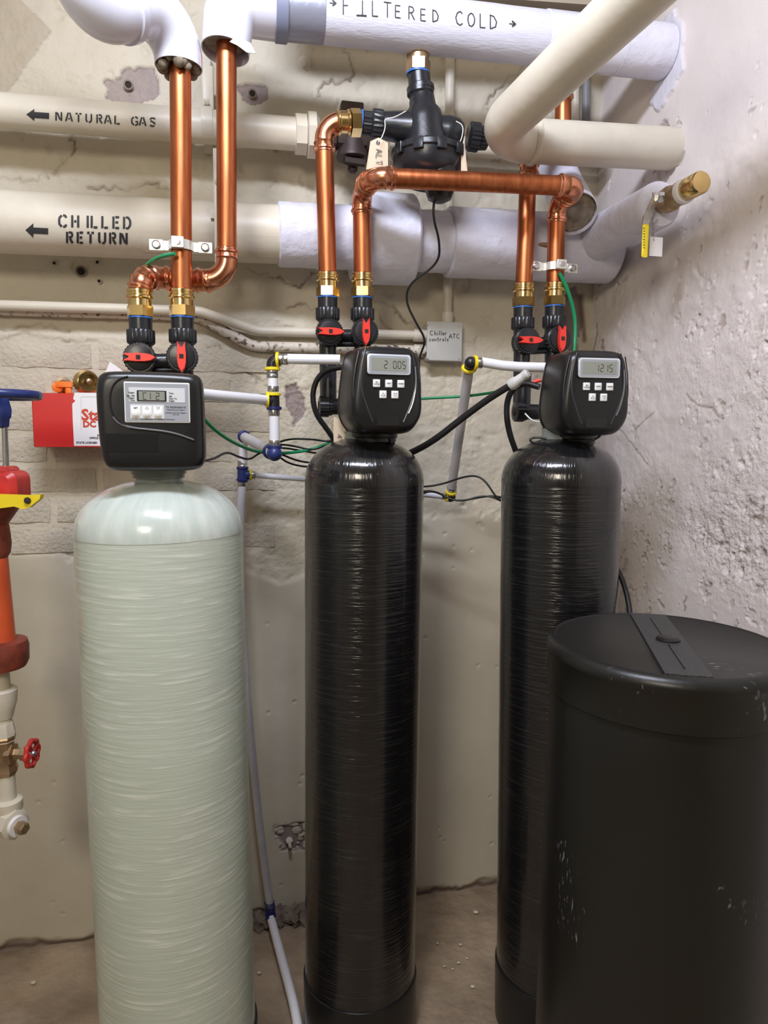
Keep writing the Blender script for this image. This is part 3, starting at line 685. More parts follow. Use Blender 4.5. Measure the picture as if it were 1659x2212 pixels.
# ================================================================== CONTROL HEADS
AX = V((1, 0, 0)); AZ = V((0, 0, 1))
def digital_head(name, label, loc, yaw, digits, group=None):
    t = thing(name, label, 'control valve', loc, yaw, group)
    o = [(0, 1), (.5, 1), (.72, .96), (.84, .80), (.92, .40), (.99, -.15), (1.0, -.45), (.94, -.68), (.74, -.94), (.5, -1), (0, -1)]
    o = o + [(-x, z) for x, z in o[-2:0:-1]]
    o = chaikin([(x * .076, z * .086) for x, z in o], 2)
    b = LB(); b.loft(o, [(.066, .90), (.060, .97), (.05, 1.0), (-.02, 1.0), (-.040, .985), (-.054, .95), (-.062, .89), (-.0655, .80), (-.0660, .60)]); b.obj('housing', blackp, t, sharp=50)
    b = LB(); b.loft(o, [(.0515, 1.012), (.049, 1.018), (.0465, 1.012)]); b.obj('seam_rim', blackp, t)
    fy = -.0665
    # raised contour lines
    b = LB()
    for s_ in (-1, 1):
        b.pipe(smooth_path([(s_ * .046, fy + .001, .077), (s_ * .054, fy + .001, .045), (s_ * .056, fy + .001, .005), (s_ * .043, fy + .0005, -.035), (s_ * .031, fy + .001, -.062)], 2), .0016, 8)
        b.pipe(smooth_path([(s_ * .058, -.0605, .072), (s_ * .067, -.059, .03), (s_ * .069, -.058, -.02), (s_ * .055, -.060, -.065)], 2), .0014, 8)
    b.obj('contour_ridge', ridge, t)
    b = LB(); b.pipe(smooth_path([(.0535, fy - .0006, .045), (.0565, fy - .0006, .01), (.050, fy - .0006, -.025), (.041, fy - .0006, -.045)], 2), .0015, 8); b.obj('bright_ridge', gloss, t)
    b = LB(); b.box((0, fy - .0002, -.060), .046, .0016, .019, bev=.0006); b.obj('name_plate', emb, t)
    # display
    zc = .0475
    def arch(wd, ht): return [(x, z + .004 * (1 - (x / (wd / 2)) ** 2) * (1 if z > 0 else -.5) * ht / .041) for x, z in rrect(wd, ht, .005, 4)]
    b = LB(); b.loft(arch(.090, .040), [(fy + .002, 1), (fy - .002, 1), (fy - .003, .97)], V((0, 0, zc))); bz_ = b.obj('display_bezel', emb, t)
    b = LB(); b.loft(arch(.087, .0375), [(fy, 1), (fy - .0035, 1), (fy - .0042, .97)], V((0, 0, zc))); b.obj('display_frame', silver, t)
    b = LB(); b.loft(arch(.080, .0315), [(fy - .003, 1), (fy - .0046, 1)], V((0, 0, zc))); b.obj('screen_surround', panelg, t)
    b = LB(); b.box((0, fy - .0040, zc), .0715, .0018, .0245, bev=.0004); sc = b.obj('screen', lcd, t)
    b = LB(); ht = .0068
    x = -.010
    fn = lambda x_, z_: V((x_, fy - .0053, z_))
    for ch, adv in digits:
        for sg in DIG[ch]:
            (x0, z0), (x1, z1) = SEG[sg]; p0 = V((x + x0 * .0058, zc - .007 + z0 * ht)); p1 = V((x + x1 * .0058, zc - .007 + z1 * ht))
            q = (p1 - p0) * .1; b.ribbon([tuple(p0 + q), tuple(p1 - q)], .0012, fn)
        x += adv
    b.obj('digits', lcdi, sc)
    # buttons
    tags = {0: 'SET\nCLOCK', 1: 'NEXT', 2: 'REGEN'}
    for i, (bx_, bz2) in enumerate([(-.0245, .0115), (0, .0115), (.0245, .0115), (-.0115, -.0095), (.0125, -.0095)]):
        b = LB(); b.box((bx_, fy - .001, bz2), .0140, .004, .0148, bev=.0008); bo = b.obj('button', btn, t)
        if i < 3: type_text(tags[i], .0035, (bx_, fy - .0032, bz2 - (-.0006 if i == 0 else .0010)), AX, AZ, ink, 'legend', bo, .00012, True, 'CENTER')
        else:
            s_ = 1 if i == 3 else -1; b = LB(); c_ = (bx_, bz2)
            b.ribbon([(c_[0] - .0036, c_[1] - .0028 * s_), (c_[0] + .0036, c_[1] - .0028 * s_), (c_[0], c_[1] + .0034 * s_), (c_[0] - .0036, c_[1] - .0028 * s_)], .0006, lambda x_, z_: V((x_, fy - .0032, z_))); b.obj('arrow_mark', ink, bo)
    # underside collar down to the tank
    b = LB(); b.cyl(V((-.0, .045, -.078)), V((0, .045, -.12)), [(0, .050), (.014, .050), (.016, .047), (.024, .047)], 40); b.obj('collar', blackp, t)
    return t
def head_loc(px, py, Y): return P(px, py, Y)
h2 = head_loc(820, 846, 1.430)
digital_head('control_head', 'black digital control head reading 2 005 on the middle tank', h2, math.radians(15.5), [('2', .018), ('0', .0092), ('0', .0092), ('5', .01)])
h3 = head_loc(1260, 852, 1.465)
digital_head('control_head', 'black digital control head reading 12 15 on the right-hand tank', h3, math.radians(8.5), [(' ', .002), ('1', .0098), ('2', .0092), ('1', .0098), ('5', .01)])
# head 1
h1 = head_loc(332, 912, 1.215)
t = thing('control_head', 'squarish black control head with grey label on the pale tank', 'control valve', h1, math.radians(15.0))
o = [(-.70, 1), (.72, 1), (.93, .93), (.985, .72), (1.0, -.55), (.985, -.82), (.86, -.97), (.5, -1), (-.5, -1), (-.80, -.97), (-.93, -.80), (-.975, -.4), (-1.0, .2), (-1.0, .72), (-.93, .93)]
o = chaikin([(x * .0865, z * .0835) for x, z in o], 2)
b = LB(); b.loft(o, [(.062, .92), (.056, .98), (.045, 1.0), (-.030, 1.0), (-.046, .985), (-.056, .955), (-.062, .90), (-.0635, .82), (-.0638, .6)]); b.obj('housing', blackp, t, sharp=50)
b = LB(); b.loft(o, [(.020, 1.010), (.018, 1.014), (.015, 1.010)]); b.obj('seam_rim', blackp, t)
fy = -.0640; k = .000283
def q1(X, Y_): return ((X - 920) * k, (450 - Y_) * k)
def path1(pts): return smooth_path([V((*q1(*p), 0)).xzy if False else V((q1(*p)[0], fy, q1(*p)[1])) for p in pts], 3)
b = LB(); b.pipe(path1([(800, 195), (740, 215), (700, 280), (698, 380), (730, 450), (800, 490), (900, 500), (1000, 510), (1080, 530), (1160, 560)]), .0017, 8); b.obj('swoosh_ridge', emb, t)
b = LB(); b.pipe(path1([(712, 425), (740, 462), (800, 487), (900, 497), (1000, 507), (1080, 527), (1155, 556)]), .0019, 8); b.obj('bright_ridge', gloss, t)
b = LB(); cx_, cz_ = q1(812, 573); b.box((cx_, fy + .0002, cz_), .083, .0014, .030, bev=.0005); b.obj('name_plate', emb, t)
cx_, cz_ = q1(957, 340)
b = LB(); b.box((cx_, fy, cz_), .103, .003, .066, bev=.0012); lp = b.obj('label_plate', btn, t)
b = LB(); b.box((cx_, fy - .0010, cz_), .0990, .0022, .0620, bev=.0006); b.obj('label_face', panelg, lp)
b = LB(); b.box((cx_ , fy - .0016, q1(0, 297)[1]), .088, .0020, .0235, bev=.0004); b.obj('label_band', panell, lp)
b = LB(); b.box((q1(927, 0)[0], fy - .0022, q1(0, 303)[1]), .046, .0022, .0175, bev=.0005); b.obj('screen_frame', emb, lp)
b = LB(); b.box((q1(927, 0)[0], fy - .0028, q1(0, 303)[1]), .041, .0018, .0145, bev=.0004); sc = b.obj('screen', lcd, t)
b = LB(); x0 = q1(880, 0)[0]; zc = q1(0, 303)[1] - .0055
for ch, adv in [('C', .0065), ('1', .0135), ('2', .01)]:
    for sg in DIG[ch]:
        (a0, z0), (a1, z1) = SEG[sg]; b.ribbon([(x0 + a0 * .0048, zc + z0 * .0052), (x0 + a1 * .0048, zc + z1 * .0052)], .0010, lambda x_, z_: V((x_, fy - .0040, z_)))
    x0 += adv
for i in range(4):
    for s_ in (850, 1000): b.ribbon([(q1(s_ - 8, 0)[0], q1(0, 290 + i * 12)[1]), (q1(s_ + 8 - 14 * (s_ > 900), 0)[0], q1(0, 290 + i * 12)[1])], .0005, lambda x_, z_: V((x_, fy - .0040, z_)))
b.obj('digits', lcdi, sc)
for s_, X, Y_, al in (('Regen', 833, 290, 'RIGHT'), ('Min, PM', 833, 308, 'RIGHT'), ('Regen', 833, 320, 'RIGHT'), ('Time', 833, 333, 'RIGHT'), ('Time', 1022, 290, 'LEFT'), ('PM', 1022, 308, 'LEFT'), ('Days To', 1022, 320, 'LEFT'), ('Regen', 1022, 333, 'LEFT')):
    x_, z_ = q1(X, Y_); type_text(s_, .0036, (x_, fy - .0030, z_), AX, AZ, ink, 'legend', lp, .0001, True, al)
b = LB(); b.box((q1(900, 0)[0], fy - .0010, q1(0, 393)[1]), .0535, .0026, .0235, bev=.0005); b.obj('button_panel', panell, lp)
for i, X in enumerate((837, 899, 960)):
    x_, z_ = q1(X, 397); b = LB(); b.box((x_, fy - .002, z_), .0150, .0018, .0205, bev=.0004); b.cyl(V((x_, fy - .002, z_ - .0025)), V((x_, fy - .01, z_ - .0025)), [(0, .0062), (.0020, .0062), (.0024, .0054), (.0022, .0042), (.0034, .0038), (.0038, .0028)], 24); bo = b.obj('button', btn, t)
    if i == 0: type_text('SET', .0040, (x_, fy - .0034, z_ + .0055), AX, AZ, ink, 'legend', lp, .0001, True, 'CENTER')
    else:
        s_ = 1 if i == 1 else -1; c_ = (x_, z_ + .0070); b = LB(); b.ribbon([(c_[0] - .0026, c_[1] - .002 * s_), (c_[0] + .0026, c_[1] - .002 * s_), (c_[0], c_[1] + .0024 * s_), (c_[0] - .0026, c_[1] - .002 * s_)], .0004, lambda x2, z2: V((x2, fy - .0034, z2))); b.obj('arrow_mark', ink, lp)
for s_, Y_, sz in (('TO REGENERATE', 371, .0042), ('Tonight Press and Together', 384, .0026), ('Immediate: Press and Together', 401, .0026), ('For 5 sec', 411, .0026), ):
    x_, z_ = q1(1058, Y_); type_text(s_, sz, (x_, fy - .0024, z_), AX, AZ, ink, 'legend', lp, .00006, True, 'CENTER')
x_, z_ = q1(957, 440); type_text('See Inside Cover For Additional Instructions', .0030, (x_, fy - .0024, z_), AX, AZ, ink, 'legend', lp, .00006, True, 'CENTER')
b = LB(); b.cyl(V((.004, .035, -.078)), V((.004, .035, -.12)), [(0, .048), (.012, .048), (.014, .045), (.02, .045)], 40); b.obj('collar', neckm, t)

# ================================================================== BYPASS VALVES
def bypass(label, axL, axR, side=True, link=.0):
    """twin shut-off valve; axL / axR: base points of the two vertical axes at handle height"""
    mid = (axL + axR) / 2; dx = (axR - axL); dx.z = 0; yaw = math.atan2(dx.y, dx.x); hs = dx.length / 2
    t = thing('bypass_valve', label, 'valve', mid, YAW)
    X0 = AX
    for i, s_ in enumerate((-1, 1)):
        pc = (ROOTM[t].inverted() @ (axL if s_ < 0 else axR))
        b = LB(); b.ball(pc, .027, 20, 12, (1, .8, 1.1)); b.cyl(pc + V((0, 0, -.02)), pc + V((0, 0, .04)), [(0, .022), (.06, .021)], 24)
        b.cyl(pc + V((0, 0, -.012)), pc + V((0, 0, -.10)), [(0, .020), (.075 if s_ > 0 else .16, .018)], 24); b.obj('valve_body', blackv, t)
        b = LB(); b.cyl(pc, pc + V((0, -1, 0)), [(.012, .024), (.020, .0315), (.034, .0315), (.036, .029)], 56, .05); b.cyl(pc, pc + V((0, -1, 0)), [(.034, .026), (.039, .024), (.041, .012)], 32); b.obj('valve_collar', blackv, t)
        # handle
        b = LB(); y0 = -.042; th = .010
        o = [(.033, 0), (.024, .0062), (.012, .0085), (-.006, .0088), (-.020, .0078), (-.031, .0078), (-.019, .0012), (-.019, -.0012), (-.031, -.0078), (-.020, -.0078), (-.006, -.0088), (.012, -.0085), (.024, -.0062)]
        if s_ > 0: o = [(z_, -x_) for x_, z_ in o]
        n = len(o); vs = [pc + V((x_, y0, z_)) for x_, z_ in o] + [pc + V((x_ * .94, y0 - th, z_ * .88)) for x_, z_ in o]
        b.add(vs, [tuple(range(n)), tuple(range(n, 2 * n))[::-1]] + [(j, (j + 1) % n, n + (j + 1) % n, n + j) for j in range(n)])
        hd = b.obj('handle', red, t, sharp=30)
        b = LB()
        for a_ in range(4): b.box(pc + V((.0026 * math.cos(a_ * PI / 2 + .78), y0 - th - .0005, .0026 * math.sin(a_ * PI / 2 + .78))), .0042, .002, .0042)
        b.obj('handle_socket', hole, hd)
        # union nut, cap, blue seal
        b = LB(); b.cyl(pc, pc + AZ, [(.028, .022), (.032, .0265), (.034, .0275), (.056, .0275), (.058, .026)], 48, .06); b.obj('union_nut', blackv, t)
        b = LB(); b.cyl(pc, pc + AZ, [(.055, .0225), (.081, .0225)], 28, .03); b.obj('adapter_cap', blackv, t)
        b = LB(); b.cyl(pc, pc + AZ, [(.080, .0235), (.083, .0235)], 28); b.obj('seal', bluer, t)
    pL = ROOTM[t].inverted() @ axL; pR = ROOTM[t].inverted() @ axR
    b = LB(); b.cyl(pL + V((0, 0, -.004)), pR + V((0, 0, -.004)), [(0, .015), ((pR - pL).length, .015)], 20); b.cyl(pL + V((0, 0, -.022)), pR + V((0, 0, -.022)), [(0, .007), ((pR - pL).length, .007)], 12); b.obj('crossover', blackv, t)
    if side:
        z_ = -.165
        b = LB(); b.cyl(pL + V((-.024, -.02, z_)), pL + V((.06, -.02, z_)), [(0, .016), (.002, .024), (.022, .0245), (.024, .021), (.03, .021)], 40, .05); b.obj('side_nut', blackv, t)
        b = LB(); b.cyl(pL + V((-.0, -.02, z_)), pL + V((.08, -.02, z_)), [(0, .019), (.08, .017)], 24); b.cyl(pL + V((-.0, -.015, z_)), pL + V((0, -.015, z_ + .09)), [(0, .018), (.09, .018)], 24); b.obj('side_elbow', blackv, t)
        b = LB(); b.cyl(pL + V((-.0246, -.02, z_)), pL + V((-.02, -.02, z_)), [(0, .011), (.004, .011)], 24); b.obj('port', hole, t)
    return t
V1L, V1R = P(306, 777, 1.420), P(396, 775, 1.438)
V2L, V2R = P(708, 722, 1.630), P(783, 722, 1.646)
V3L, V3R = P(1128, 740, 1.700), P(1195, 737, 1.716)
bypass('black twin shut-off valve with red handles above the pale tank head', V1L, V1R, side=False)
bypass('black twin shut-off valve with red handles behind the middle head', V2L, V2R)
bypass('black twin shut-off valve with red handles behind the right head', V3L, V3R)

# ================================================================== COPPER
RC = .0205
def brass_adapter(p, parent, top=.056):
    """from cap level p upward"""
    b = MB(); b.cyl(p, p + AZ, [(0, .0215), (.001, .0262), (.021, .0262), (.022, .0225)], 6)
    b2 = MB(); b2.cyl(p, p + AZ, [(.018, .0225), (.034, .0225), (.036, .026), (.040, .026), (.042, .0232), (.046, .0232), (.047, .0245), (.052, .0245), (.054, .022)], 32)
    a = b.obj('brass_hex_nut', brass, parent); b2.obj('brass_sleeve', brass, parent)
def bot(p, z=.083): return p + AZ * z
# run 1
t = thing('copper_pipe', 'straight copper pipe rising from the right-hand valve above the pale tank', 'pipe', bot(V1R))
p0 = bot(V1R) + AZ * .05; p1 = P(389, 95, V1R.y)
b = MB(); b.pipe([p0, p1], RC, 28); b.obj('tube', copper, t); brass_adapter(bot(V1R), t)
# run 2
t = thing('copper_pipe', 'copper pipe looping behind the straight one above the pale tank', 'pipe', bot(V1L))
a0 = bot(V1L) + AZ * .05
pts = [a0, P(307, 598, 1.425), P(352, 602, 1.497), P(490, 607, 1.500), P(489, 60, 1.500)]
pth, arcs = fillet(pts, [.030, .03, .042]); b = MB(); b.pipe(pth, RC, 28); b.obj('tube', copper, t); brass_adapter(bot(V1L), t)
fit = press_elbow(arcs[0], RC, .010); fit.obj('elbow', copperf, t); press_elbow(arcs[2], RC).obj('elbow', copperf, t)
dd = (pts[3] - pts[2]).normalized(); press_coupling(P(330, 600, 1.490), dd, RC, .038).obj('coupling', copperf, t); press_coupling(P(418, 606, 1.499), dd, RC, .04).obj('coupling', copperf, t)
# run 3 : to the black mixing valve
t = thing('copper_pipe', 'copper pipe with one elbow feeding the black mixing valve', 'pipe', bot(V2L))
a0 = bot(V2L) + AZ * .05
e3 = P(762, 264, 1.618)
pts = [a0, P(699, 264, 1.628), e3]
pth, arcs = fillet(pts, [.038]); b = MB(); b.pipe(pth, RC, 28); b.obj('tube', copper, t); brass_adapter(bot(V2L), t); press_elbow(arcs[0], RC).obj('elbow', copperf, t)
d3 = (P(830, 266, 1.632) - e3).normalized(); s3 = P(728, 264, 1.612)
b = MB(); b.cyl(s3, s3 + d3, [(0, .0225), (.002, .027), (.006, .027), (.008, .023), (.022, .023), (.024, .0262), (.028, .0262), (.030, .023)], 32); b.obj('brass_sleeve', brass, t)
b = MB(); b.cyl(s3, s3 + d3, [(.030, .023), (.031, .0285), (.052, .0285), (.053, .024)], 6); b.obj('brass_hex_nut', brass, t)
# run 4 : bridge between the two black tanks
t = thing('copper_pipe', 'long copper pipe bridging across between the two black tanks', 'pipe', bot(V2R))
YR = V2R.y; a0 = bot(V2R) + AZ * .05; u4 = P(781, 412, YR); off4 = .115
f4 = u4 + WN * off4
u6 = P(1205, 437, V3R.y); f6 = u6 + WN * (off4 + .0)
f4 = P(806, 383, YR - .105); f6 = P(1256, 403, V3R.y - .10); u6 = P(1203, 436, V3R.y)
b0 = bot(V3R) + AZ * .05
pts = [a0, u4, f4, f6, u6, b0]
pth, arcs = fillet(pts, [.034, .036, .036, .034]); b = MB(); b.pipe(pth, RC, 28); b.obj('tube', copper, t); brass_adapter(bot(V2R), t); brass_adapter(bot(V3R), t)
for a_ in arcs: press_elbow(a_, RC, .016).obj('elbow', copperf, t)
# run 5
t = thing('copper_pipe', 'copper pipe rising behind the bridge from the right tank into the white pipe', 'pipe', bot(V3L))
a0 = bot(V3L) + AZ * .05
pts = [a0, P(1143, 322, V3L.y + .01), P(1216, 300, 1.80), P(1217, 100, 1.80)]
pth, arcs = fillet(pts, [.03, .03]); b = MB(); b.pipe(pth, RC * .97, 28); b.obj('tube', copper, t); brass_adapter(bot(V3L), t)
p5 = P(1142, 383, V3L.y + .008); press_coupling(p5, AZ, RC * .97, .034).obj('coupling', copperf, t)
p5 = P(1217, 218, 1.80); press_coupling(p5, AZ, RC * .97, .04).obj('coupling', copperf, t)

# ================================================================== MIXING VALVE (black plastic) under the white pipe
fR = R(1442, 114); 
YM = 1.642
fA = W(560, 20, (fR - _a).dot(WN))                     # filtered cold axis left end (same distance from the wall)
fA = P(560, 16, fR.y + (P(560, 16, 1.5).x - fR.x) * math.tan(YAW))
FR = .0545
vx = 905
t = thing('mixing_valve', 'black plastic mixing valve hanging from brass below the big white pipe', 'valve', P(905, 300, YM))
a_ = P(903, 158, YM)
b = MB(); b.cyl(a_, a_ + AZ, [(0, .024), (.001, .0270), (.024, .0275), (.025, .023)], 6); b.obj('brass_hex_nut', oldbrass, t)
b = MB(); b.cyl(a_, a_ + AZ, [(.02, .0235), (.034, .0235), (.036, .026), (.041, .026), (.043, .0235), (.048, .0235), (.050, .026), (.056, .026), (.058, .0225)], 32); b.obj('brass_sleeve', oldbrass, t)
b = MB(); b.cyl(a_ - AZ * .004, a_, [(0, .026), (.004, .026)], 28); b.obj('seal', bluer, t)
cB = P(925, 285, YM)
tp = P(905, 163, YM)
b = MB(); b.cyl(tp, P(910, 225, YM), [(0, .0250), (.026, .0250), (.030, .030), (.040, .030), (.044, .0265), (.050, .0250), (.056, .0270), (.10, .0270)], 36)
b.obj('inlet_neck', blackv, t)
b = MB(); b.cyl(tp, P(912, 225, YM), [(.022, .027), (.025, .0310), (.034, .0310), (.036, .028)], 36, .04); b.obj('union_nut', blackv, t)
up0 = P(912, 215, YM)
b = MB(); b.cyl(P(922, 350, YM), up0, [(0, .056), (.03, .052), (.06, .046), (.085, .044), (.105, .040), (.118, .030), (.14, .027)], 40)
# side arms
la = P(790, 266, 1.628); ra = P(1022, 296, 1.668); ctr = P(918, 282, YM + .006)
b.cyl(la + (ctr - la).normalized() * .03, ctr, [(0, .027), (.03, .031), (.07, .036), (.075, .038), (.12, .030)], 32)
b.cyl(ctr, ra, [(0, .034), (.045, .036), (.05, .038), (.075, .034), (.085, .0265)], 32)
b.obj('body', blackv, t, sharp=50)
b = MB(); b.cyl(la, ctr, [(-.006, .0245), (.012, .0245), (.013, .0285), (.016, .031), (.036, .031), (.039, .028), (.044, .026)], 44, .06); b.obj('union_nut', blackv, t)
b = MB(); d_ = (ra - ctr).normalized(); b.cyl(ra - d_ * .012, ra + d_, [(0, .026), (.003, .031), (.024, .031), (.027, .026), (.045, .024)], 44, .06); b.obj('union_nut', blackv, t)
b = MB(); b.cyl(la, ctr, [(-.012, .0262), (-.008, .0262)], 28); b.obj('seal', bluer, t)
for s_, ln in ((-1, .05), (1, .05)):
    c_ = P(918, 272, YM)
bw = P(925, 336, YM)
b = MB(); b.cyl(bw + AZ * .014, bw - AZ, [(0, .050), (.004, .080), (.007, .083), (.017, .083), (.020, .080)], 56); rim = b.obj('bowl_rim', blackv, t)
for a2 in range(5):
    b = MB(); an = -PI / 2 + (a2 - 2) * .62 + .3; n_ = V((math.cos(an), math.sin(an), 0)); b.box(bw + n_ * .083 - AZ * .003, .022, .007, .024, (V((-n_.y, n_.x, 0)), n_, AZ), .001); b.obj('rim_clip', blackv, rim)
b = MB(); b.cyl(bw - AZ * .004, bw - AZ, [(0, .079), (.02, .078), (.042, .068), (.058, .050), (.066, .03)], 56); b.obj('bowl', blackv, t)
mc = P(950, 402, YM - .025)
b = MB(); b.cyl(mc + AZ * .05, mc - AZ, [(0, .030), (.006, .036), (.055, .0345), (.078, .026), (.085, .012)], 32); b.obj('motor_cover', blackp, t)
b = MB(); b.box(P(922, 310, YM - .05), .010, .014, .030, bev=.001); b.box(P(936, 312, YM - .05), .004, .012, .030, bev=.001); b.obj('body_rib', blackv, t)
# cable of the valve
def cable(name, label, pts, r, m, cat='cable', k=3, seg=10):
    b = MB(); b.pipe(smooth_path(pts, k), r, seg); return tag(b.obj(name, m), label, cat)
cable('sensor_cable', 'thin black cable dropping from the mixing valve past the control box', [P(938, 428, YM - .02), P(935, 470, 1.62), P(950, 520, 1.66), P(948, 570, 1.70), P(885, 610, 1.72), P(875, 650, 1.74), P(900, 700, 1.76), P(921, 735, 1.78), P(906, 770, 1.80), P(905, 800, 1.80)], .0028, rubber)
# manila tags tied to it
def card(name, label, corners, m, Y, th=.0008):
    t_ = thing(name, label, 'tag', P(*corners[0], Y))
    q = [P(x, y, Y + (i % 2) * .004) for i, (x, y) in enumerate(corners)]; n = len(q)
    b = MB(); b.add(q + [p + V((0, th, 0)) for p in q], [tuple(range(n)), tuple(range(n, 2 * n))[::-1]] + [(i, (i + 1) % n, n + (i + 1) % n, n + i) for i in range(n)]); b.obj('card', m, t_)
    return t_
t = card('paper_tag', 'manila tag lettered ALT hanging from the black mixing valve', [(800, 305), (818, 297), (838, 308), (838, 362), (795, 380), (790, 372)], paper, 1.585)
b = MB(); b.ribbon([(815, 304), (820, 306), (818, 311), (813, 309), (815, 304)], 2.2, lambda x, y: P(x, y, 1.583)); b.obj('eyelet', ink, t)
def vfn(cx_, cy_, Y, ang):
    ca, sa = math.cos(ang), math.sin(ang); return lambda x, y: P(cx_ + x * ca - y * sa, cy_ + x * sa + y * ca, Y)
b = MB(); write(b, 'ALT', 0, 0, 13, 1.6, vfn(812, 322, 1.583, PI / 2), .95); b.obj('handwriting', ink, t)
b = MB(); b.ribbon([(0, 0), (8, 3)], 1.6, vfn(812, 364, 1.583, PI / 2)); b.obj('handwriting', ink, t)
b = MB(); b.pipe(smooth_path([P(877, 240, 1.56), P(850, 255, 1.575), P(830, 256, 1.58), P(833, 275, 1.577), P(825, 297, 1.57), P(817, 307, 1.5645)], 2), .0011, 6); b.obj('string', string, t)
t = card('paper_tag', 'pale paper tag half hidden behind the mixing valve bowl', [(996, 318), (1004, 316), (1010, 372), (996, 372)], paper, 1.60)
b = MB(); b.pipe(smooth_path([P(985, 262, 1.60), P(1000, 270, 1.60), P(1000, 290, 1.60), P(990, 318, 1.60)], 2), .0011, 6); b.obj('string', string, t)
t = card('paper_tag', 'manila tag tucked behind the middle control head', [(721, 900), (733, 905), (746, 940), (745, 961), (721, 961), (720, 930)], paper, 1.475)
b = MB(); write(b, 'A', 0, 0, 10, 1.4, vfn(730, 938, 1.473, PI / 2 + .3)); b.obj('handwriting', ink, t)

# ================================================================== WHITE PIPE, "FILTERED COLD"
fEnd = fR + (fR - fA).normalized() * .05
t = thing('insulated_pipe', 'thick white wrapped pipe hand-lettered FILTERED COLD along the top', 'pipe', fA)
b = MB(); L_ = (fEnd - fA).length; b.tube([fA, fEnd], [(0.02, FR)] + [(L_ * i / 20, FR * (1 + .006 * math.sin(i * 2.1))) for i in range(1, 21)], 48); b.obj('wrap', canvas, t)
sfn = on_cyl(fA, fEnd, FR + .0002)
def sleeve(x0, x1, rad, m, name, par):
    def ax_at(px):
        best = None; 
        lo_, hi_ = 0.0, 1.0
        for _ in range(40):
            md = (lo_ + hi_) / 2; q = fA + (fEnd - fA) * md; c_ = M3.transposed() @ (q - CAM); x_ = CX + F * c_.x / -c_.z
            if x_ < px: lo_ = md
            else: hi_ = md
        return (lo_ + hi_) / 2 * L_
    a, b_ = ax_at(x0), ax_at(x1); m_ = MB(); m_.tube([fA, fEnd], [(a, rad * .985), (a + .001, rad), (b_ - .001, rad), (b_, rad * .985)], 48); return m_.obj(name, m, par)
sleeve(586, 698, FR + .0016, foil, 'grey_tape_sleeve', t); sleeve(594, 620, FR + .006, strapm, 'strap', t)
sleeve(1172, 1330, FR + .0022, pvc, 'smooth_sleeve', t); sleeve(1330, 1436, FR + .003, white, 'end_sleeve', t)
b = MB()
x_ = 738
for ch, xx, yy, hh in zip('FILTEREDCOLD', (740, 776, 803, 829, 853, 882, 908, 934, 984, 1010, 1036, 1058), (31, 34, 34, 36, 37, 41, 44, 47, 53, 56, 59, 62), (36, 34, 33, 32, 26, 28, 25, 26, 30, 29, 30, 30)):
    write(b, ch, xx, yy, hh, 2.2, sfn, slope=.10, xs=.82)
b.ribbon([(770, 33), (792, 34)], 3.4, sfn)
for ax_, ay_ in ((712, 6), (1100, 51)):
    b.ribbon([(ax_ - (0 if ax_ > 900 else 0), ay_), (ax_ + 12, ay_ + 1)], 2.0, sfn); b.ribbon([(ax_ + 6, ay_ - 6), (ax_ + 14, ay_ + 1), (ax_ + 6, ay_ + 6)], 3.0, sfn)
b.obj('handwriting', ink, t)

# white PVC elbow cover at the top left
t = thing('elbow_cover', 'white PVC elbow cover where the straight copper pipe ends', 'pipe cover', P(387, 140, 1.438))
pe = P(386, 146, 1.438)
pts = [P(188, -330, 1.26), P(180, 28, 1.27), P(387, 6, 1.438), pe]
pth, arcs = fillet(pts, [.040, .078], 12)
def shell(path, r, th=.002, seg=48):
    b = MB(); b.pipe(path, r, seg, caps=False); 
    b2 = MB(); b2.pipe(path, r - th, seg, caps=False); b.add(b2.v, [f[::-1] for f in b2.f])
    n = len(b2.v); k0 = n - seg
    b.add([b.v[n - seg + i] for i in range(seg)] + [b.v[2 * n - seg + i] for i in range(seg)], [(i, (i + 1) % seg, seg + (i + 1) % seg, seg + i) for i in range(seg)])
    return b
L_ = plen(pth)
b = MB(); N_ = len(pth); cum = [0]
for a, c_ in zip(pth, pth[1:]): cum.append(cum[-1] + (c_ - a).length)
def shell2(pth, rf, th, seg=48):
    cum = [0]
    for a, c_ in zip(pth, pth[1:]): cum.append(cum[-1] + (c_ - a).length)
    b = MB(); b.tube(pth, [(c_, rf(c_ / cum[-1])) for c_ in cum], seg, caps=False); n = len(b.v)
    b.tube(pth, [(c_, rf(c_ / cum[-1]) - th) for c_ in cum], seg, caps=False)
    o0 = b.v[n - seg:n]; i0 = b.v[2 * n - seg:2 * n]; b.add(o0 + i0, [(i, (i + 1) % seg, seg + (i + 1) % seg, seg + i) for i in range(seg)])
    return b
shell2(pth, lambda f: .062 - .0170 * f, .002).obj('cover', pvc, t)
b = MB(); sdir = (pts[2] - pts[1]).normalized(); sp = pts[1] + sdir * .085; b.cyl(sp, sp + sdir, [(0, .0535), (.001, .0560), (.016, .0555), (.017, .0520)], 48); b.obj('cover_seam', pvc, t)
b = MB(); b.cyl(pe + AZ * .006, pe + AZ * .1, [(0, .0400), (.035, .038)], 40, .06); bt = b.obj('batting', fluff, t)
b = MB(); rs = random.Random(3)
for i in range(16): an = rs.uniform(0, 2 * PI); b.ball(pe + V((math.cos(an) * .033, math.sin(an) * .033, rs.uniform(-.010, .008))), rs.uniform(.007, .013), 8, 6)
b.obj('batting_tuft', fluff, bt)
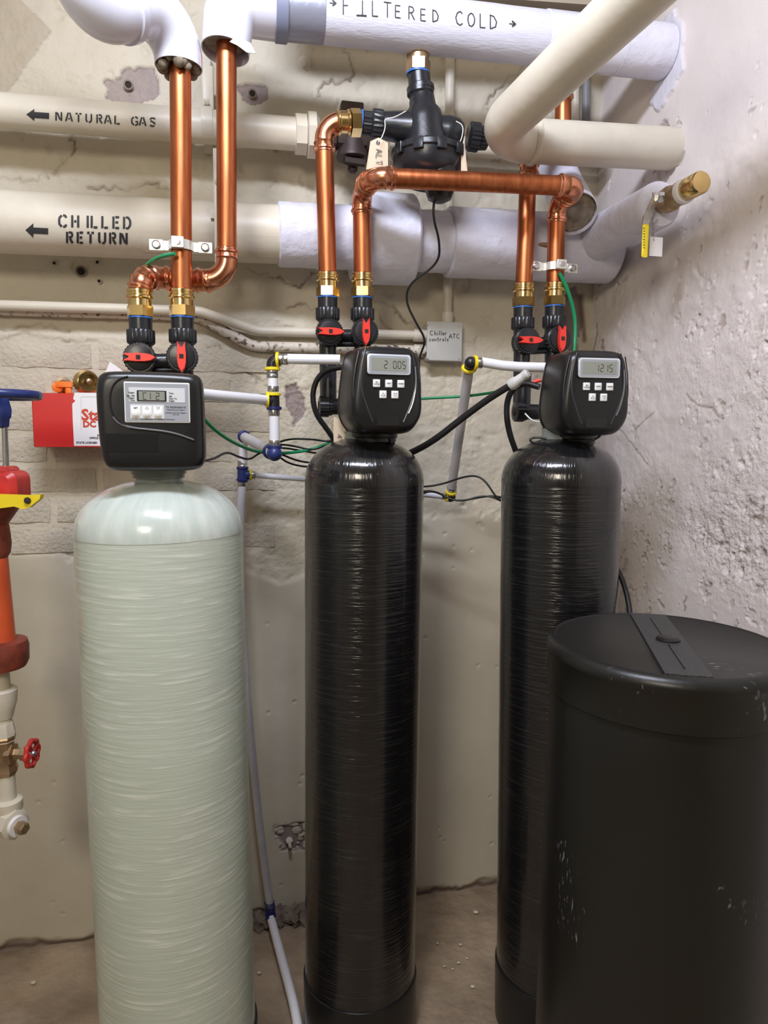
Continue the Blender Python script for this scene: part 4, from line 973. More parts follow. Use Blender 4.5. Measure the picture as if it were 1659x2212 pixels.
# tee cover
t = thing('tee_cover', 'white PVC tee cover joining the second copper pipe to the white pipe', 'pipe cover', P(487, 120, 1.50))
pe = P(487, 112, 1.50); pts = [P(612, 24, fA.y + .02), P(496, 12, 1.512), pe]
pth, arcs = fillet(pts, [.052], 10)
shell2(pth, lambda f: .0570 - .009 * f, .002).obj('cover', pvc, t)
b = MB(); b.pipe([P(500, -140, 1.50), P(496, -20, 1.505)], .054, 40); b.obj('upper_branch', pvc, t)
b = MB(); b.cyl(pe + AZ * .004, pe + AZ * .1, [(0.01, .043), (.035, .042)], 40, .05); b.obj('batting', fluff, t)
b = MB(); q = [P(508, 80, 1.447), P(540, 92, 1.449), P(552, 115, 1.455), P(533, 113, 1.452), P(513, 98, 1.450), P(496, 90, 1.448)]; n = len(q); b.add(q + [p + V((.001, .002, 0)) for p in q], [tuple(range(n)), tuple(range(n, 2 * n))[::-1]] + [(i, (i + 1) % n, n + (i + 1) % n, n + i) for i in range(n)]); b.obj('torn_flap', pvc, t)
# white open elbow cover in front of the cold line at the right
t = thing('elbow_cover', 'white elbow cover with open dark mouth behind the bridging copper pipe', 'pipe cover', P(1240, 470, 1.86))
pts = [P(1190, 330, 1.86), P(1215, 400, 1.86), P(1243, 462, 1.74)]
pth, arcs = fillet(pts, [.05], 8); shell2(pth, lambda f: .047 + .006 * f, .002).obj('cover', white, t)
b = MB(); b.cyl(pth[-1] - (pth[-1] - pth[-2]).normalized() * .012, pth[-2], [(0, .050), (.01, .050)], 40, .05); b.obj('batting', fluff, t)

# ================================================================== NATURAL GAS PIPE
t = thing('gas_pipe', 'cream painted pipe stencilled NATURAL GAS with an arrow', 'pipe', W(0, 240, .10))
gA, gB = W(-160, 226, .10), W(668, 292, .10); RG = .0372
b = MB(); b.pipe([gA, gB], RG, 40); b.obj('tube', cream, t)
gd = (gB - gA).normalized()
b = MB(); b.cyl(gB - gd * .035, gB + gd, [(0, .044), (.001, .048), (.027, .048), (.028, .044)], 8); b.obj('hex_collar', cream, t)
b = MB(); b.cyl(gB - gd * .006, gB + gd, [(0, .050), (.002, .055), (.020, .055), (.024, .048), (.03, .040)], 8); b.obj('union_nut', cream, t)
fn = on_cyl(gA, gB, RG)
b = MB(); xs_ = (120, 142, 163, 185, 208, 226, 247, 284, 301, 323)
for ch, xx in zip('NATURALGAS', xs_): write(b, ch, xx, 260 + (xx - 120) * .062, 18.5, 3.4, fn, slope=.06, stencil=True, xs=1.1)
b.obj('stencil_lettering', ink, t)['kind'] = 'stuff'; b = MB()
def arrow(b, x, y, fn, hl=17, hh=13, tl=32, th=6.5, sl=.07):
    """left-pointing arrow painted on a curved surface as slices"""
    st_ = [(x + hl * i / 6, max(.4, hh * i / 6)) for i in range(7)] + [(x + hl + .05, th)] + [(x + hl + tl * i / 5, th) for i in range(1, 6)]
    vs = [fn(xx, y + (xx - x) * sl + h_ * (j / 3 - 1)) for xx, h_ in st_ for j in range(7)]
    b.add(vs, [(i * 7 + j, i * 7 + j + 1, i * 7 + 8 + j, i * 7 + 7 + j) for i in range(len(st_) - 1) for j in range(6)])
arrow(b, 57, 247, fn)
b.obj('stencil_arrow', ink, t)
# bronze gas cock
t = thing('gas_valve', 'brown bronze gas cock behind the copper elbow', 'valve', W(762, 300, .10))
g2 = W(762, 296, .10); b = MB(); b.cyl(W(684, 292, .10), W(850, 306, .10), [(0, .030), (.02, .036), (.045, .036), (.05, .030), (.075, .034), (.12, .034), (.125, .040), (.155, .040), (.157, .03)], 8)
b.cyl(g2 + AZ * .04, g2 - AZ * .06, [(0, .026), (.03, .034), (.07, .034), (.085, .040), (.092, .040), (.094, .030)], 24); b.obj('body', iron, t)
b = MB(); b.cyl(W(745, 345, .12), W(790, 352, .12), [(0, .010), (.05, .010)], 6); b.cyl(g2 - AZ * .05, g2 - AZ * .2, [(0, .026), (.012, .022), (.014, .012), (.03, .012), (.034, .008)], 8); b.obj('bottom_nut', iron, t)
b = MB(); b.box(W(760, 236, .10), .055, .028, .026, (WD, -WN, AZ), .002); b.cyl(W(760, 236, .10), g2, [(0, .011), (.05, .011)], 12); b.obj('tee_head', iron, t)
b = MB(); b.pipe([W(840, 302, .10), W(1300, 340, .10)], .022, 20); tag(b.obj('gas_branch_pipe', cream), 'thin cream pipe continuing right behind the black mixing valve', 'pipe')
# strap hanger and channel
t = thing('pipe_hanger', 'cream strap clamp gripping the gas pipe left of the second copper pipe', 'clamp', W(448, 250, .1))
b = MB(); c_ = W(448, 271, .10); b.cyl(c_ - gd * .013, c_ + gd, [(0, RG + .003), (.026, RG + .003)], 32); b.obj('strap', cream, t)
b = MB(); b.box(W(449, 200, .075), .026, .05, .10, (WD, -WN, AZ), .002); b.obj('bracket', cream, t)
b = MB(); b.cyl(W(446, 218, .112), W(446, 218, .3), [(0, .008), (.007, .008), (.009, .005)], 6); b.obj('bolt', cream, t)
t = thing('wall_channel', 'narrow cream steel channel standing upright on the wall behind the pipes', 'channel', W(467, 560, .012))
a_, c_ = W(446, 120, .012), W(450, 330, .012); b = MB(); m_ = (a_ + c_) / 2; b.box(m_, .020, .022, a_.z - c_.z, (WD, -WN, AZ), .002); b.obj('upper_rail', cream, t)
a_, c_ = W(468, 322, .20), W(468, 572, .20); b = MB(); m_ = (a_ + c_) / 2; b.box(m_, .012, .012, a_.z - c_.z, (WD, -WN, AZ), .0015); b.obj('lower_rail', cream, t)
b = MB(); b.cyl(W(470, 392, .206), W(470, 392, .4), [(0, .006), (.005, .006)], 6); b.obj('bolt', cream, t)
b = MB(); b.box(W(465, 490, .1), .014, .20, .018, (WD, -WN, AZ)); b.obj('arm', cream, t)

# ================================================================== CHILLED RETURN
cA, cB_ = W(-200, 470, .125), W(1318, 540, .125)
cd = (cB_ - cA).normalized(); CL = (cB_ - cA).length
def c_at(px):
    lo_, hi_ = 0., 1.
    for _ in range(40):
        md = (lo_ + hi_) / 2; q = cA + (cB_ - cA) * md; c_ = M3.transposed() @ (q - CAM); x_ = CX + F * c_.x / -c_.z
        if x_ < px: lo_ = md
        else: hi_ = md
    return (lo_ + hi_) / 2 * CL
t = thing('chilled_water_pipe', 'thick insulated pipe stencilled CHILLED RETURN crossing the back wall', 'pipe', W(0, 545, .125))
def cyl_s(name, x0, x1, r, m, rnd=.004, par=None, wob=0):
    b = MB(); a, e = c_at(x0), c_at(x1); n = 8
    st = [(a, r - rnd), (a + rnd, r)] + [(a + (e - a) * i / n, r * (1 + wob * math.sin(i * 2.3))) for i in range(1, n)] + [(e - rnd, r), (e, r - rnd)]
    b.tube([cA, cB_], st, 56); return b.obj(name, m, par or t)
RCH = .067
cyl_s('cream_jacket', -200, 610, RCH, cream)
cyl_s('white_jacket', 600, 780, .0745, white, wob=.01); cyl_s('flange_cover', 762, 890, .1080, white, .006)
cyl_s('white_jacket', 885, 985, .0745, white, wob=.01); cyl_s('white_jacket', 965, 1175, .0850, white, .004, wob=.008); cyl_s('white_jacket', 1165, 1318, .086, white, wob=.006)
cyl_s('jacket_edge', 683, 694, .0775, white, .001)
fn = on_cyl(cA, cB_, RCH)
b = MB()
for ch, xx in zip('CHILLED', (127, 154, 182, 196, 219, 243, 266)): write(b, ch, xx, 490 + (xx - 127) * .03, 26, 5.0, fn, slope=.03, stencil=True, xs=.95)
for ch, xx in zip('RETURN', (143, 166, 188, 213, 236, 259)): write(b, ch, xx, 525 + (xx - 143) * .02, 24.5, 5.0, fn, slope=.02, stencil=True, xs=.95)
b.obj('stencil_lettering', ink, t)['kind'] = 'stuff'; b = MB()
arrow(b, 55, 497, fn, 17, 15.5, 32, 6.5, .05)
b.obj('stencil_arrow', ink, t)
fnp = on_cyl(cA, cB_, RCH + .001)
b = MB(); b.ribbon([(307, 528), (610, 540)], 56, lambda x, y: fnp(x, y)); 
# taped patch on the lower half
b = MB(); g_ = [[fnp(307 + 303 * i / 20, 497 + .045 * 303 * i / 20 + j * 9.5) for i in range(21)] for j in range(6)]
b.add([p for row in g_ for p in row], [(j * 21 + i, j * 21 + i + 1, (j + 1) * 21 + i + 1, (j + 1) * 21 + i) for j in range(5) for i in range(20)]); b.obj('jacket_patch', cream, t)
# stub with ball valve coming forward
s0 = P(1268, 527, 1.90); sdv = WN.copy()
e_ins = s0 + sdv * .335
t = thing('drain_stub', 'white wrapped stub with brass ball valve poking out by the right wall', 'valve', s0)
b = MB(); b.tube([s0, s0 + sdv], [(0, .062), (.06, .057), (.11, .053), (.2, .051), (.31, .050), (.322, .0495), (.328, .046), (.330, .030)], 40); b.obj('wrap', white, t)
b = MB(); b.cyl(e_ins - sdv * .01, e_ins + sdv, [(0, .020), (.02, .020), (.022, .026), (.040, .027), (.044, .023), (.068, .022), (.07, .0245), (.085, .0245)], 20); b.obj('valve_body', oldbrass, t)
b = MB(); b.cyl(e_ins + sdv * .070, e_ins + sdv, [(0, .0255), (.010, .0250), (.014, .021)], 24); b.obj('thread_tape', wpaper, t)
b = MB(); b.cyl(e_ins + sdv * .082, e_ins + sdv, [(0, .020), (.004, .0225), (.044, .0225), (.048, .020)], 28); b.obj('brass_cap', brass, t)
st0 = e_ins + sdv * .03 - WD * .028
b = MB(); b.cyl(e_ins + sdv * .03, st0 - WD, [(0, .012), (.03, .011), (.036, .009)], 8); b.obj('stem', steel, t)
h0 = st0 - WD * .008; hA = P(1396, 470, h0.y); hp = [h0 + AZ * .008, h0, P(1397, 470, h0.y), P(1394, 484, h0.y), P(1393, 556, h0.y)]
def flatbar(b, pts, w_, th, side):
    for a, c_ in zip(pts, pts[1:]):
        d_ = (c_ - a).normalized(); s_ = (side - d_ * side.dot(d_)).normalized(); b.box((a + c_) / 2, (c_ - a).length + .003, th, w_, (d_, d_.cross(s_), s_), 0)
b = MB(); flatbar(b, hp[:4], .016, .003, WD); b.obj('handle_bar', steel, t)
b = MB(); c_ = (hp[3] + hp[4]) / 2; b.box(c_, .014, .006, (hp[3] - hp[4]).length, (WD, -WN, AZ), .002); hs_ = b.obj('handle_sleeve', yellow, t)
b = MB(); fnl = lambda x, y: P(x, y, c_.y - .0045)
for k_ in range(8): b.ribbon([(1389 + (k_ % 2), 492 + k_ * 6), (1393, 494 + k_ * 6)], 1.6, fnl)
b.obj('print', ink, hs_)
t = thing('plastic_tag', 'blank white tag hanging on a chain beside the yellow handle', 'tag', P(1418, 552, 1.575))
b = MB(); tq = P(1417, 533, 1.560); b.box(tq, .031, .001, .040, (WD, -WN, AZ)); b.obj('plate', wpaper, t)
b = MB(); ch0 = P(1409, 470, 1.565); ch1 = P(1412, 517, 1.558)
for i in range(9):
    c_ = ch0 + (ch1 - ch0) * (i / 8); pts_ = [c_ + V((math.cos(a) * (.0022 if i % 2 else .0008), math.sin(a) * (.0008 if i % 2 else .0022), math.sin(a) * .0032)) for a in [k_ * PI / 4 for k_ in range(9)]]; b.pipe(pts_, .0006, 5)
for i in range(5):
    for s_ in (1398, 1420): c_ = P(s_ + (1409 - s_) * i / 5, 475 + 14 * i / 5, 1.565); b.ball(c_, .0018, 6, 4)
b.obj('chain', steel, t)

# ================================================================== LARGE CREAM PIPE, diagonal
rE = R(1452, 322); t = thing('cream_pipe', 'fat cream pipe slanting up from an elbow near the right wall', 'pipe', rE)
RP = .0460
c1 = P(1055, 300, rE.y + (P(1055, 300, 1.6).x - rE.x) * math.tan(YAW))
def Pd(px, py, D): r_ = ray(px, py); return CAM + r_ * D
tip = Pd(1420, -50, 1.08); tip = c1 + (tip - c1) * 1.35
pth, arcs = fillet([rE + (rE - c1).normalized() * .03, c1, tip], [.075], 12)
b = MB(); cum = [0]
for a, q in zip(pth, pth[1:]): cum.append(cum[-1] + (q - a).length)
b.tube(pth, [(q, RP) for q in cum], 56); b.obj('tube', cream, t)
b = MB(); arc, aa, bb = arcs[0]; b.tube([arc[0] + aa * .02] + arc, [(0, RP + .0005), (.003, RP + .0045), (.010, RP + .0045), (.014, RP + .0015)] , 56); b.obj('weld_bead', cream, t)

# vertical conduits
def conduit(name, label, pts, r, m, rad=.03, cat='conduit', parts=()):
    t_ = thing(name, label, cat, pts[0]); pth, _ = fillet(pts, rad, 8) if len(pts) > 2 else (pts, 0)
    b = MB(); b.pipe(pth, r, 16); b.obj('tube', m, t_)
    for p, d_, rr_, l_ in parts: b = MB(); b.cyl(p, p + d_, [(0, rr_ * .96), (.002, rr_), (l_ - .002, rr_), (l_, rr_ * .96)], 20); b.obj('fitting', m, t_)
    return t_
conduit('vertical_conduit', 'thin cream conduit running straight down the wall into the small box', [W(973, 40, .025), W(966, 700, .025)], .0125, cream, parts=[(W(966, 698, .025), AZ, .0165, .028)])
b_ = W(934, 730, .025); conduit('horizontal_conduit', 'upper cream conduit from the left wall to the small box', [W(-160, 655, .045), W(430, 672, .045), W(555, 715, .03), W(930, 725, .03)], .0125, cream, .10, parts=[(W(893, 724, .03), WD, .0165, .03), (W(913, 724, .03), WD, .0150, .02)])
conduit('worn_conduit', 'lower scuffed cream conduit sagging behind the valves', [W(-160, 664, .018), W(425, 682, .018), W(545, 748, .022), W(925, 758, .022)], .0135, creamd, .09, parts=[(W(893, 757, .022), WD, .0165, .03)])
conduit('corner_conduit', 'grey vertical pipe in the far corner behind the slanting pipe', [W(1266, 60, .03), W(1266, 290, .03)], .0115, greyp)
conduit('corner_conduit', 'cream vertical pipe beside the grey one in the far corner', [W(1243, 60, .03), W(1243, 290, .03)], .0105, cream)
conduit('pipe_drop', 'short dark bar between the two right copper pipes', [P(1150, 527, 1.80), P(1186, 530, 1.80)], .006, oldbrass, cat='bar')
# junction box
t = thing('junction_box', 'small grey wall box hand-lettered Chiller controls ATC', 'box', W(957, 738, 0))
bxc = W(957, 739, .030); tl = W(920, 739, .03); tr_ = W(995, 739, .03); wd_ = (tr_ - tl).length; ht_ = (W(957, 697, .03) - W(957, 781, .03)).length
b = MB(); b.box(bxc - WN * .012, wd_ * .96, .05, ht_ * .96, (WD, -WN, AZ), .003); b.obj('case', boxg, t)
b = MB(); b.box(bxc + WN * .014, wd_, .004, ht_, (WD, -WN, AZ), .0015); cv = b.obj('cover', boxg, t)
for px, py in ((922, 702), (990, 704), (922, 776), (990, 775)): b = MB(); b.cyl(W(px + 2, py, .045), W(px + 2, py, .3), [(0, .003), (.0025, .003)], 10); b.obj('screw', steel, t)
b = MB(); fn = lambda x, y: W(x, y, .0467)
write(b, 'Chiller', 929, 724, 9.5, 1.3, fn, 1.0); write(b, 'controls', 927, 737, 9.5, 1.3, fn, 1.0); write(b, 'ATC', 970, 731, 9.5, 1.3, fn, .85); b.obj('handwriting', ink, cv)

# ================================================================== GROUND CLAMPS + GREEN WIRES
def clamp(label, px, py, Y, flip=1):
    t_ = thing('ground_clamp', label, 'clamp', P(px, py, Y)); c = P(px, py, Y)
    for s_ in (-1, 1):
        e_ = c + WD * (s_ * .047) + WN * .002
        b = MB(); b.box(e_, .028, .004, .022, (WD, -WN, AZ), .001); b.obj('lug', alu, t_)
        b = MB(); b.cyl(e_ + WN * .002, e_ + WN, [(0, .0085), (.003, .0085), (.005, .006)], 16); b.box(e_ + WN * .0045, .010, .001, .002, (WD, -WN, AZ)); b.obj('screw', steel, t_)
    b = MB(); pts_ = []
    for i in range(13):
        a = PI * i / 12; pts_.append(c + WD * (-.0235 * math.cos(a)) + WN * (.0235 * math.sin(a) + .002))
    pts_ = [c - WD * .034 + WN * .002] + pts_ + [c + WD * .034 + WN * .002]
    for a, q in zip(pts_, pts_[1:]): d_ = (q - a); L0 = d_.length; d_.normalize(); b.box((a + q) / 2, L0 + .001, .002, .018, (d_, d_.cross(AZ), AZ))
    b.obj('band', alu, t_)
    lu = c - WD * (.004 * flip) + WN * .031
    b = MB(); b.box(lu, .024, .014, .022, (WD, -WN, AZ), .0012); b.obj('wire_block', alu, t_)
    b = MB(); b.cyl(lu + WN * .006, lu + WN, [(0, .006), (.003, .006), (.0032, .004)], 14); b.obj('set_screw', steel, t_)
clamp('aluminium ground clamp on the straight left copper pipe', 391, 533, V1R.y)
clamp('aluminium ground clamp on the rightmost copper pipe', 1196, 578, V3R.y, -1)
cable('ground_wire', 'short green wire curling down from the left ground clamp', [P(378, 548, 1.40), P(340, 555, 1.42), P(312, 575, 1.45), P(298, 603, 1.47), P(296, 640, 1.48), P(296, 700, 1.48)], .0036, green, 'wire')
cable('ground_wire', 'green wire arching down beside the rightmost copper pipe', [P(1208, 590, 1.69), P(1225, 620, 1.70), P(1242, 680, 1.72), P(1243, 730, 1.72), P(1236, 790, 1.70)], .0046, green, 'wire')
cable('ground_wire', 'green wire sagging between the pale tank head and middle tank', [P(435, 900, 1.30), P(470, 935, 1.36), P(515, 962, 1.45), P(560, 978, 1.55), P(620, 980, 1.62), P(690, 968, 1.65), P(760, 930, 1.66), P(820, 880, 1.67)], .0036, green, 'wire')
cable('ground_wire', 'green wire stretched between the middle and right control heads', [P(820, 866, 1.68), P(930, 860, 1.66), P(1010, 856, 1.64), P(1080, 846, 1.60), P(1168, 822, 1.56), P(1200, 815, 1.55)], .0032, green, 'wire')
b = MB(); b.cyl(P(1150, 826, 1.565), P(1168, 821, 1.56), [(0, .004), (.02, .0045)], 10); tag(b.obj('wire_nut', red), 'small red wire end at the right control head', 'connector')
# ================================================================== BLACK CABLES
cable('drain_hose', 'thick black hose rising right from the middle tank to grey connector', [P(830, 1000, 1.62), P(890, 978, 1.60), P(940, 950, 1.585), P(1000, 902, 1.56), P(1060, 858, 1.53), P(1110, 828, 1.50)], .0075, rubber, 'hose', 3, 16)
t = thing('hose_connector', 'grey push-fit connector on the thick black hose', 'connector', P(1115, 825, 1.50))
a_, c_ = P(1102, 834, 1.505), P(1138, 808, 1.485); b = MB(); b.cyl(a_, c_, [(0, .011), (.016, .0125), (.020, .0105), (.040, .0095), (.042, .0085)], 20); b.obj('body', greyc, t)
b = MB(); b.cyl(a_, c_, [(.004, .0128), (.010, .0132), (.014, .0128)], 20); b.cyl(a_, c_, [(.036, .0105), (.044, .011), (.048, .008)], 20); b.obj('collar', greyc, t)
cable('black_hose', 'black hose looping down behind the right tank head', [P(1165, 836, 1.53), P(1130, 826, 1.55), P(1102, 845, 1.57), P(1093, 880, 1.58), P(1098, 930, 1.58), P(1118, 985, 1.60), P(1125, 1010, 1.62)], .0068, rubber, 'hose', 3, 14)
cable('black_hose', 'black hose looping down beside the middle tank head', [P(740, 793, 1.56), P(705, 798, 1.57), P(683, 820, 1.58), P(674, 855, 1.58), P(682, 895, 1.585), P(705, 925, 1.60), P(725, 955, 1.62)], .0062, rubber, 'hose', 3, 14)
cable('brine_hose', 'black hose dropping behind the right tank toward the barrel', [P(1325, 1215, 1.50), P(1342, 1245, 1.49), P(1355, 1285, 1.48), P(1362, 1330, 1.46), P(1362, 1400, 1.44)], .0058, rubber, 'hose', 3, 14)
for lab, pts in (('thin black cable zigzagging from the pale tank head to the middle tank', [P(440, 996, 1.27), P(465, 990, 1.33), P(490, 975, 1.40), P(515, 987, 1.46), P(540, 994, 1.50), P(560, 978, 1.55), P(600, 965, 1.62), P(660, 975, 1.68), P(720, 985, 1.70)]),
                 ('thin black cable arching over the elbow toward the middle tank', [P(588, 962, 1.58), P(620, 948, 1.62), P(670, 948, 1.64), P(712, 955, 1.65), P(740, 940, 1.64)]),
                 ('thin black cable dipping under the green wire', [P(600, 960, 1.60), P(630, 962, 1.63), P(680, 975, 1.64), P(720, 950, 1.66)]),
                 ('thin black cable slanting down right to the tank shoulder', [P(600, 978, 1.60), P(640, 995, 1.64), P(672, 1000, 1.66), P(700, 1000, 1.68)]),
                 ('lowest thin black cable reaching the middle tank shoulder', [P(600, 985, 1.60), P(625, 1002, 1.63), P(662, 1009, 1.66), P(700, 1008, 1.68)]),
                 ('thin black cable arching high between the two black tanks', [P(905, 1052, 1.70), P(950, 1048, 1.70), P(1000, 1030, 1.68), P(1030, 1027, 1.67), P(1050, 1040, 1.66), P(1075, 1080, 1.65), P(1100, 1085, 1.65)]),
                 ('thin black cable sagging low between the two black tanks', [P(905, 1062, 1.69), P(940, 1060, 1.69), P(970, 1078, 1.68), P(1000, 1083, 1.67), P(1050, 1068, 1.66), P(1090, 1085, 1.65)]),
                 ('thin black cable twisting beside the low one between the tanks', [P(905, 1070, 1.68), P(935, 1058, 1.68), P(985, 1085, 1.69), P(1030, 1075, 1.68), P(1070, 1070, 1.65), P(1095, 1080, 1.66)]),
                 ('short black cable loop on the right tank neck', [P(1178, 958, 1.45), P(1150, 958, 1.45), P(1143, 948, 1.45), P(1160, 944, 1.45), P(1180, 948, 1.44)]),
                 ('short black cable curling out right below the right head', [P(1260, 955, 1.45), P(1280, 952, 1.44), P(1297, 942, 1.44), P(1300, 934, 1.44)]),
                 ('short black cable bit at the right of the middle tank neck', [P(830, 935, 1.44), P(842, 943, 1.44), P(846, 958, 1.44)])):
    cable('thin_cable', lab, pts, .0024, rubber)
b = MB(); b.pipe(smooth_path([P(1134, 893, 1.60), P(1148, 908, 1.59), P(1166, 912, 1.58)], 2), .0018, 6); tag(b.obj('cable_tie', pex), 'white cable tie at the right valve side port', 'cable tie')

# ================================================================== WHITE DRAIN TUBING
def seg_tube(t_, pts, r=.0108, m=pex, name='tube', k=0):
    b = MB(); b.pipe(smooth_path(pts, k) if k else pts, r, 20); return b.obj(name, m, t_)
def ring(t_, p, d_, m, r=.0165, l=.007, name='clip_ring'):
    b = MB(); d_ = d_.normalized(); b.cyl(p - d_ * l / 2, p + d_, [(0, r * .9), (.0012, r), (l - .0012, r), (l, r * .9)], 24); return b.obj(name, m, t_)
def crimp(t_, p, d_, r=.0122, l=.020):
    b = MB(); d_ = d_.normalized(); b.cyl(p - d_ * l / 2, p + d_, [(0, r * .97), (.001, r), (l * .45, r), (l * .5, r * .95), (l * .55, r), (l - .001, r), (l, r * .97)], 24); return b.obj('crimp_sleeve', steel, t_)
t = thing('drain_line', 'white tubing with yellow clips stepping down from the middle head', 'pipe', P(590, 960, 1.52))
a, e, q = P(735, 777, 1.52), P(590, 780, 1.52), P(590, 866, 1.52)
seg_tube(t, [a, P(605, 775, 1.52)]); ring(t, P(600, 777, 1.52), a - e, yellow); crimp(t, P(612, 776, 1.52), a - e)
b = MB(); b.pipe(fillet([P(606, 778, 1.52), P(588, 779, 1.52), P(588, 800, 1.52)], .010)[0], .0125, 20); b.obj('elbow', blackv, t)
ring(t, P(588, 797, 1.52), AZ, yellow); crimp(t, P(588, 808, 1.52), AZ, .0125, .016); seg_tube(t, [P(588, 800, 1.52), P(590, 845, 1.52)]); crimp(t, P(590, 840, 1.52), AZ, .0122, .012)
ring(t, P(590, 852, 1.52), AZ, yellow)
b = MB(); b.cyl(P(591, 853, 1.52), P(592, 890, 1.52), [(0, .0125), (.036, .0125)], 20); b.cyl(P(591, 866, 1.52), P(572, 864, 1.51), [(0, .012), (.02, .012)], 20); b.obj('tee', blackv, t)
ring(t, P(578, 864, 1.515), WD, yellow, .018); seg_tube(t, [P(430, 851, 1.33), P(575, 864, 1.51)]); crimp(t, P(568, 863, 1.505), P(575, 864, 1.51) - P(430, 851, 1.33), .012, .012)
ring(t, P(592, 882, 1.52), AZ, navy, .0165); crimp(t, P(592, 891, 1.52), AZ, .0125, .014); seg_tube(t, [P(592, 890, 1.52), P(593, 962, 1.52)], .0112); crimp(t, P(593, 956, 1.52), AZ, .0125, .010)
ring(t, P(593, 966, 1.52), AZ, navy, .0165)
b = MB(); b.ball(P(593, 980, 1.515), .0165, 18, 12); b.cyl(P(593, 968, 1.52), P(593, 985, 1.52), [(0, .0135), (.02, .0135)], 20); b.obj('elbow', bluep, t)
dv = P(527, 944, 1.74) - P(590, 978, 1.53)
seg_tube(t, [P(586, 975, 1.535), P(529, 945, 1.735)], .0125, pexg); ring(t, P(584, 975, 1.54), dv, navy, .0175); ring(t, P(527, 943, 1.738), dv, navy, .0155, .010)
seg_tube(t, [P(526, 945, 1.745), P(524, 1012, 1.75)], .0112); crimp(t, P(524, 1004, 1.75), AZ); ring(t, P(524, 1011, 1.75), AZ, navy, .0150)
b = MB(); b.cyl(P(524, 1010, 1.75), P(524, 1042, 1.75), [(0, .013), (.037, .013)], 20); b.cyl(P(524, 1025, 1.75), P(541, 1026, 1.755), [(0, .0115), (.02, .0115)], 20); b.obj('tee', bluep, t)
ring(t, P(524, 1036, 1.75), AZ, navy, .0150); crimp(t, P(523, 1044, 1.75), AZ, .0122, .012); ring(t, P(541, 1026, 1.757), WD, yellow, .0135); crimp(t, P(547, 1026, 1.759), WD, .010, .010)
seg_tube(t, [P(545, 1026, 1.758), P(700, 1038, 1.80), P(900, 1062, 1.84)], .0072)
seg_tube(t, [P(524, 1042, 1.75), P(518, 1100, 1.75), P(520, 1300, 1.76), P(534, 1520, 1.78), P(560, 1780, 1.80), P(583, 1955, 1.80)], .0105, pexg, k=2)
ring(t, P(584, 1963, 1.80), AZ, navy, .0135, .022, 'coupling'); ring(t, P(585, 1978, 1.79), AZ, navy, .0150, .006); ring(t, P(582, 1950, 1.80), AZ, navy, .0140, .004)
seg_tube(t, [P(586, 1985, 1.785), P(603, 2050, 1.68), P(622, 2120, 1.58), P(640, 2190, 1.485), P(655, 2300, 1.38)], .0112, pex, k=2)
t = thing('drain_line', 'white tubing with yellow clips left of the right control head', 'pipe', P(972, 1075, 1.82))
seg_tube(t, smooth_path([P(1180, 794, 1.56), P(1100, 792, 1.56), P(1040, 782, 1.56)], 1)); crimp(t, P(1035, 784, 1.56), P(1040, 784, 1.56) - P(1028, 783, 1.56), .0118, .014)
ring(t, P(1026, 784, 1.56), WD, yellow, .0165); b = MB(); b.pipe(fillet([P(1028, 783, 1.56), P(1016, 783, 1.56), P(1014, 797, 1.575)], .008)[0], .0125, 18); b.ball(P(1017, 784, 1.558), .014, 14, 10); b.obj('elbow', blackv, t)
dv = P(974, 1065, 1.80) - P(1014, 797, 1.57); ring(t, P(1013, 796, 1.575), dv, yellow, .0172); seg_tube(t, [P(1013, 798, 1.578), P(975, 1060, 1.79)], .0112, pexg); ring(t, P(975, 1062, 1.79), dv, yellow, .0145); crimp(t, P(976, 1055, 1.785), dv, .0128, .012)
b = MB(); b.ball(P(973, 1073, 1.80), .014, 14, 10); b.obj('elbow', blackv, t); ring(t, P(965, 1074, 1.80), WD, yellow, .0125, .005)
seg_tube(t, [P(880, 1064, 1.78), P(958, 1072, 1.80)], .0078); crimp(t, P(957, 1072, 1.80), WD, .0088, .010)

# ================================================================== RED BOX ON THE WALL
t = thing('spare_head_cabinet', 'bright red metal wall box with white label behind the pale head', 'box', W(150, 966, .06))
p0, p1, p2 = W(67, 848, .12), W(340, 850, .12), W(67, 966, .12)
wd_ = (p1 - p0).length; ht_ = (p0 - p2).length; c_ = (p0 + W(340, 960, .12)) / 2; c_ = p0 + WD * wd_ / 2 - AZ * ht_ / 2 
b = MB(); b.box(c_ - WN * .057, wd_, .115, ht_, (WD, -WN, AZ), .003); b.obj('case', redp, t)
fnr = lambda x, y: W(x, y, .1212)
b = MB(); lab_ = [(161, 848), (335, 850), (335, 963), (160, 963), (157, 905), (156, 872), (163, 866), (158, 862)]
q = [W(x, y, .1206) for x, y in lab_]; b.add(q, [tuple(range(len(q)))]); lb = b.obj('label', wpaper, t)
type_text('Starks', .036, W(176, 907, .1214), WD, AZ, redink, 'print', lb, .0012); type_text('DC 86', .020, W(179, 922, .1214), WD, AZ, redink, 'print', lb, .0010)
type_text('SALES', .0062, W(210, 942, .1214), WD, AZ, ink, 'print', lb, .0002); type_text('OFFICE (80', .0062, W(193, 948, .1214), WD, AZ, ink, 'print', lb, .0002); type_text('STATE LICENSED', .0062, W(165, 958, .1214), WD, AZ, ink, 'print', lb, .0002)
b = MB(); pr = rrect(.065, .075, .004, 3); b.ribbon([(175, 857), (240, 857)], 1.2, fnr); b.ribbon([(175, 857), (175, 928)], 1.2, fnr); b.obj('print_frame', panell, lb)
zt_ = c_.z + ht_ / 2
def onbox(px, off):
    q = W(px, 845, off); q.z = zt_; return q
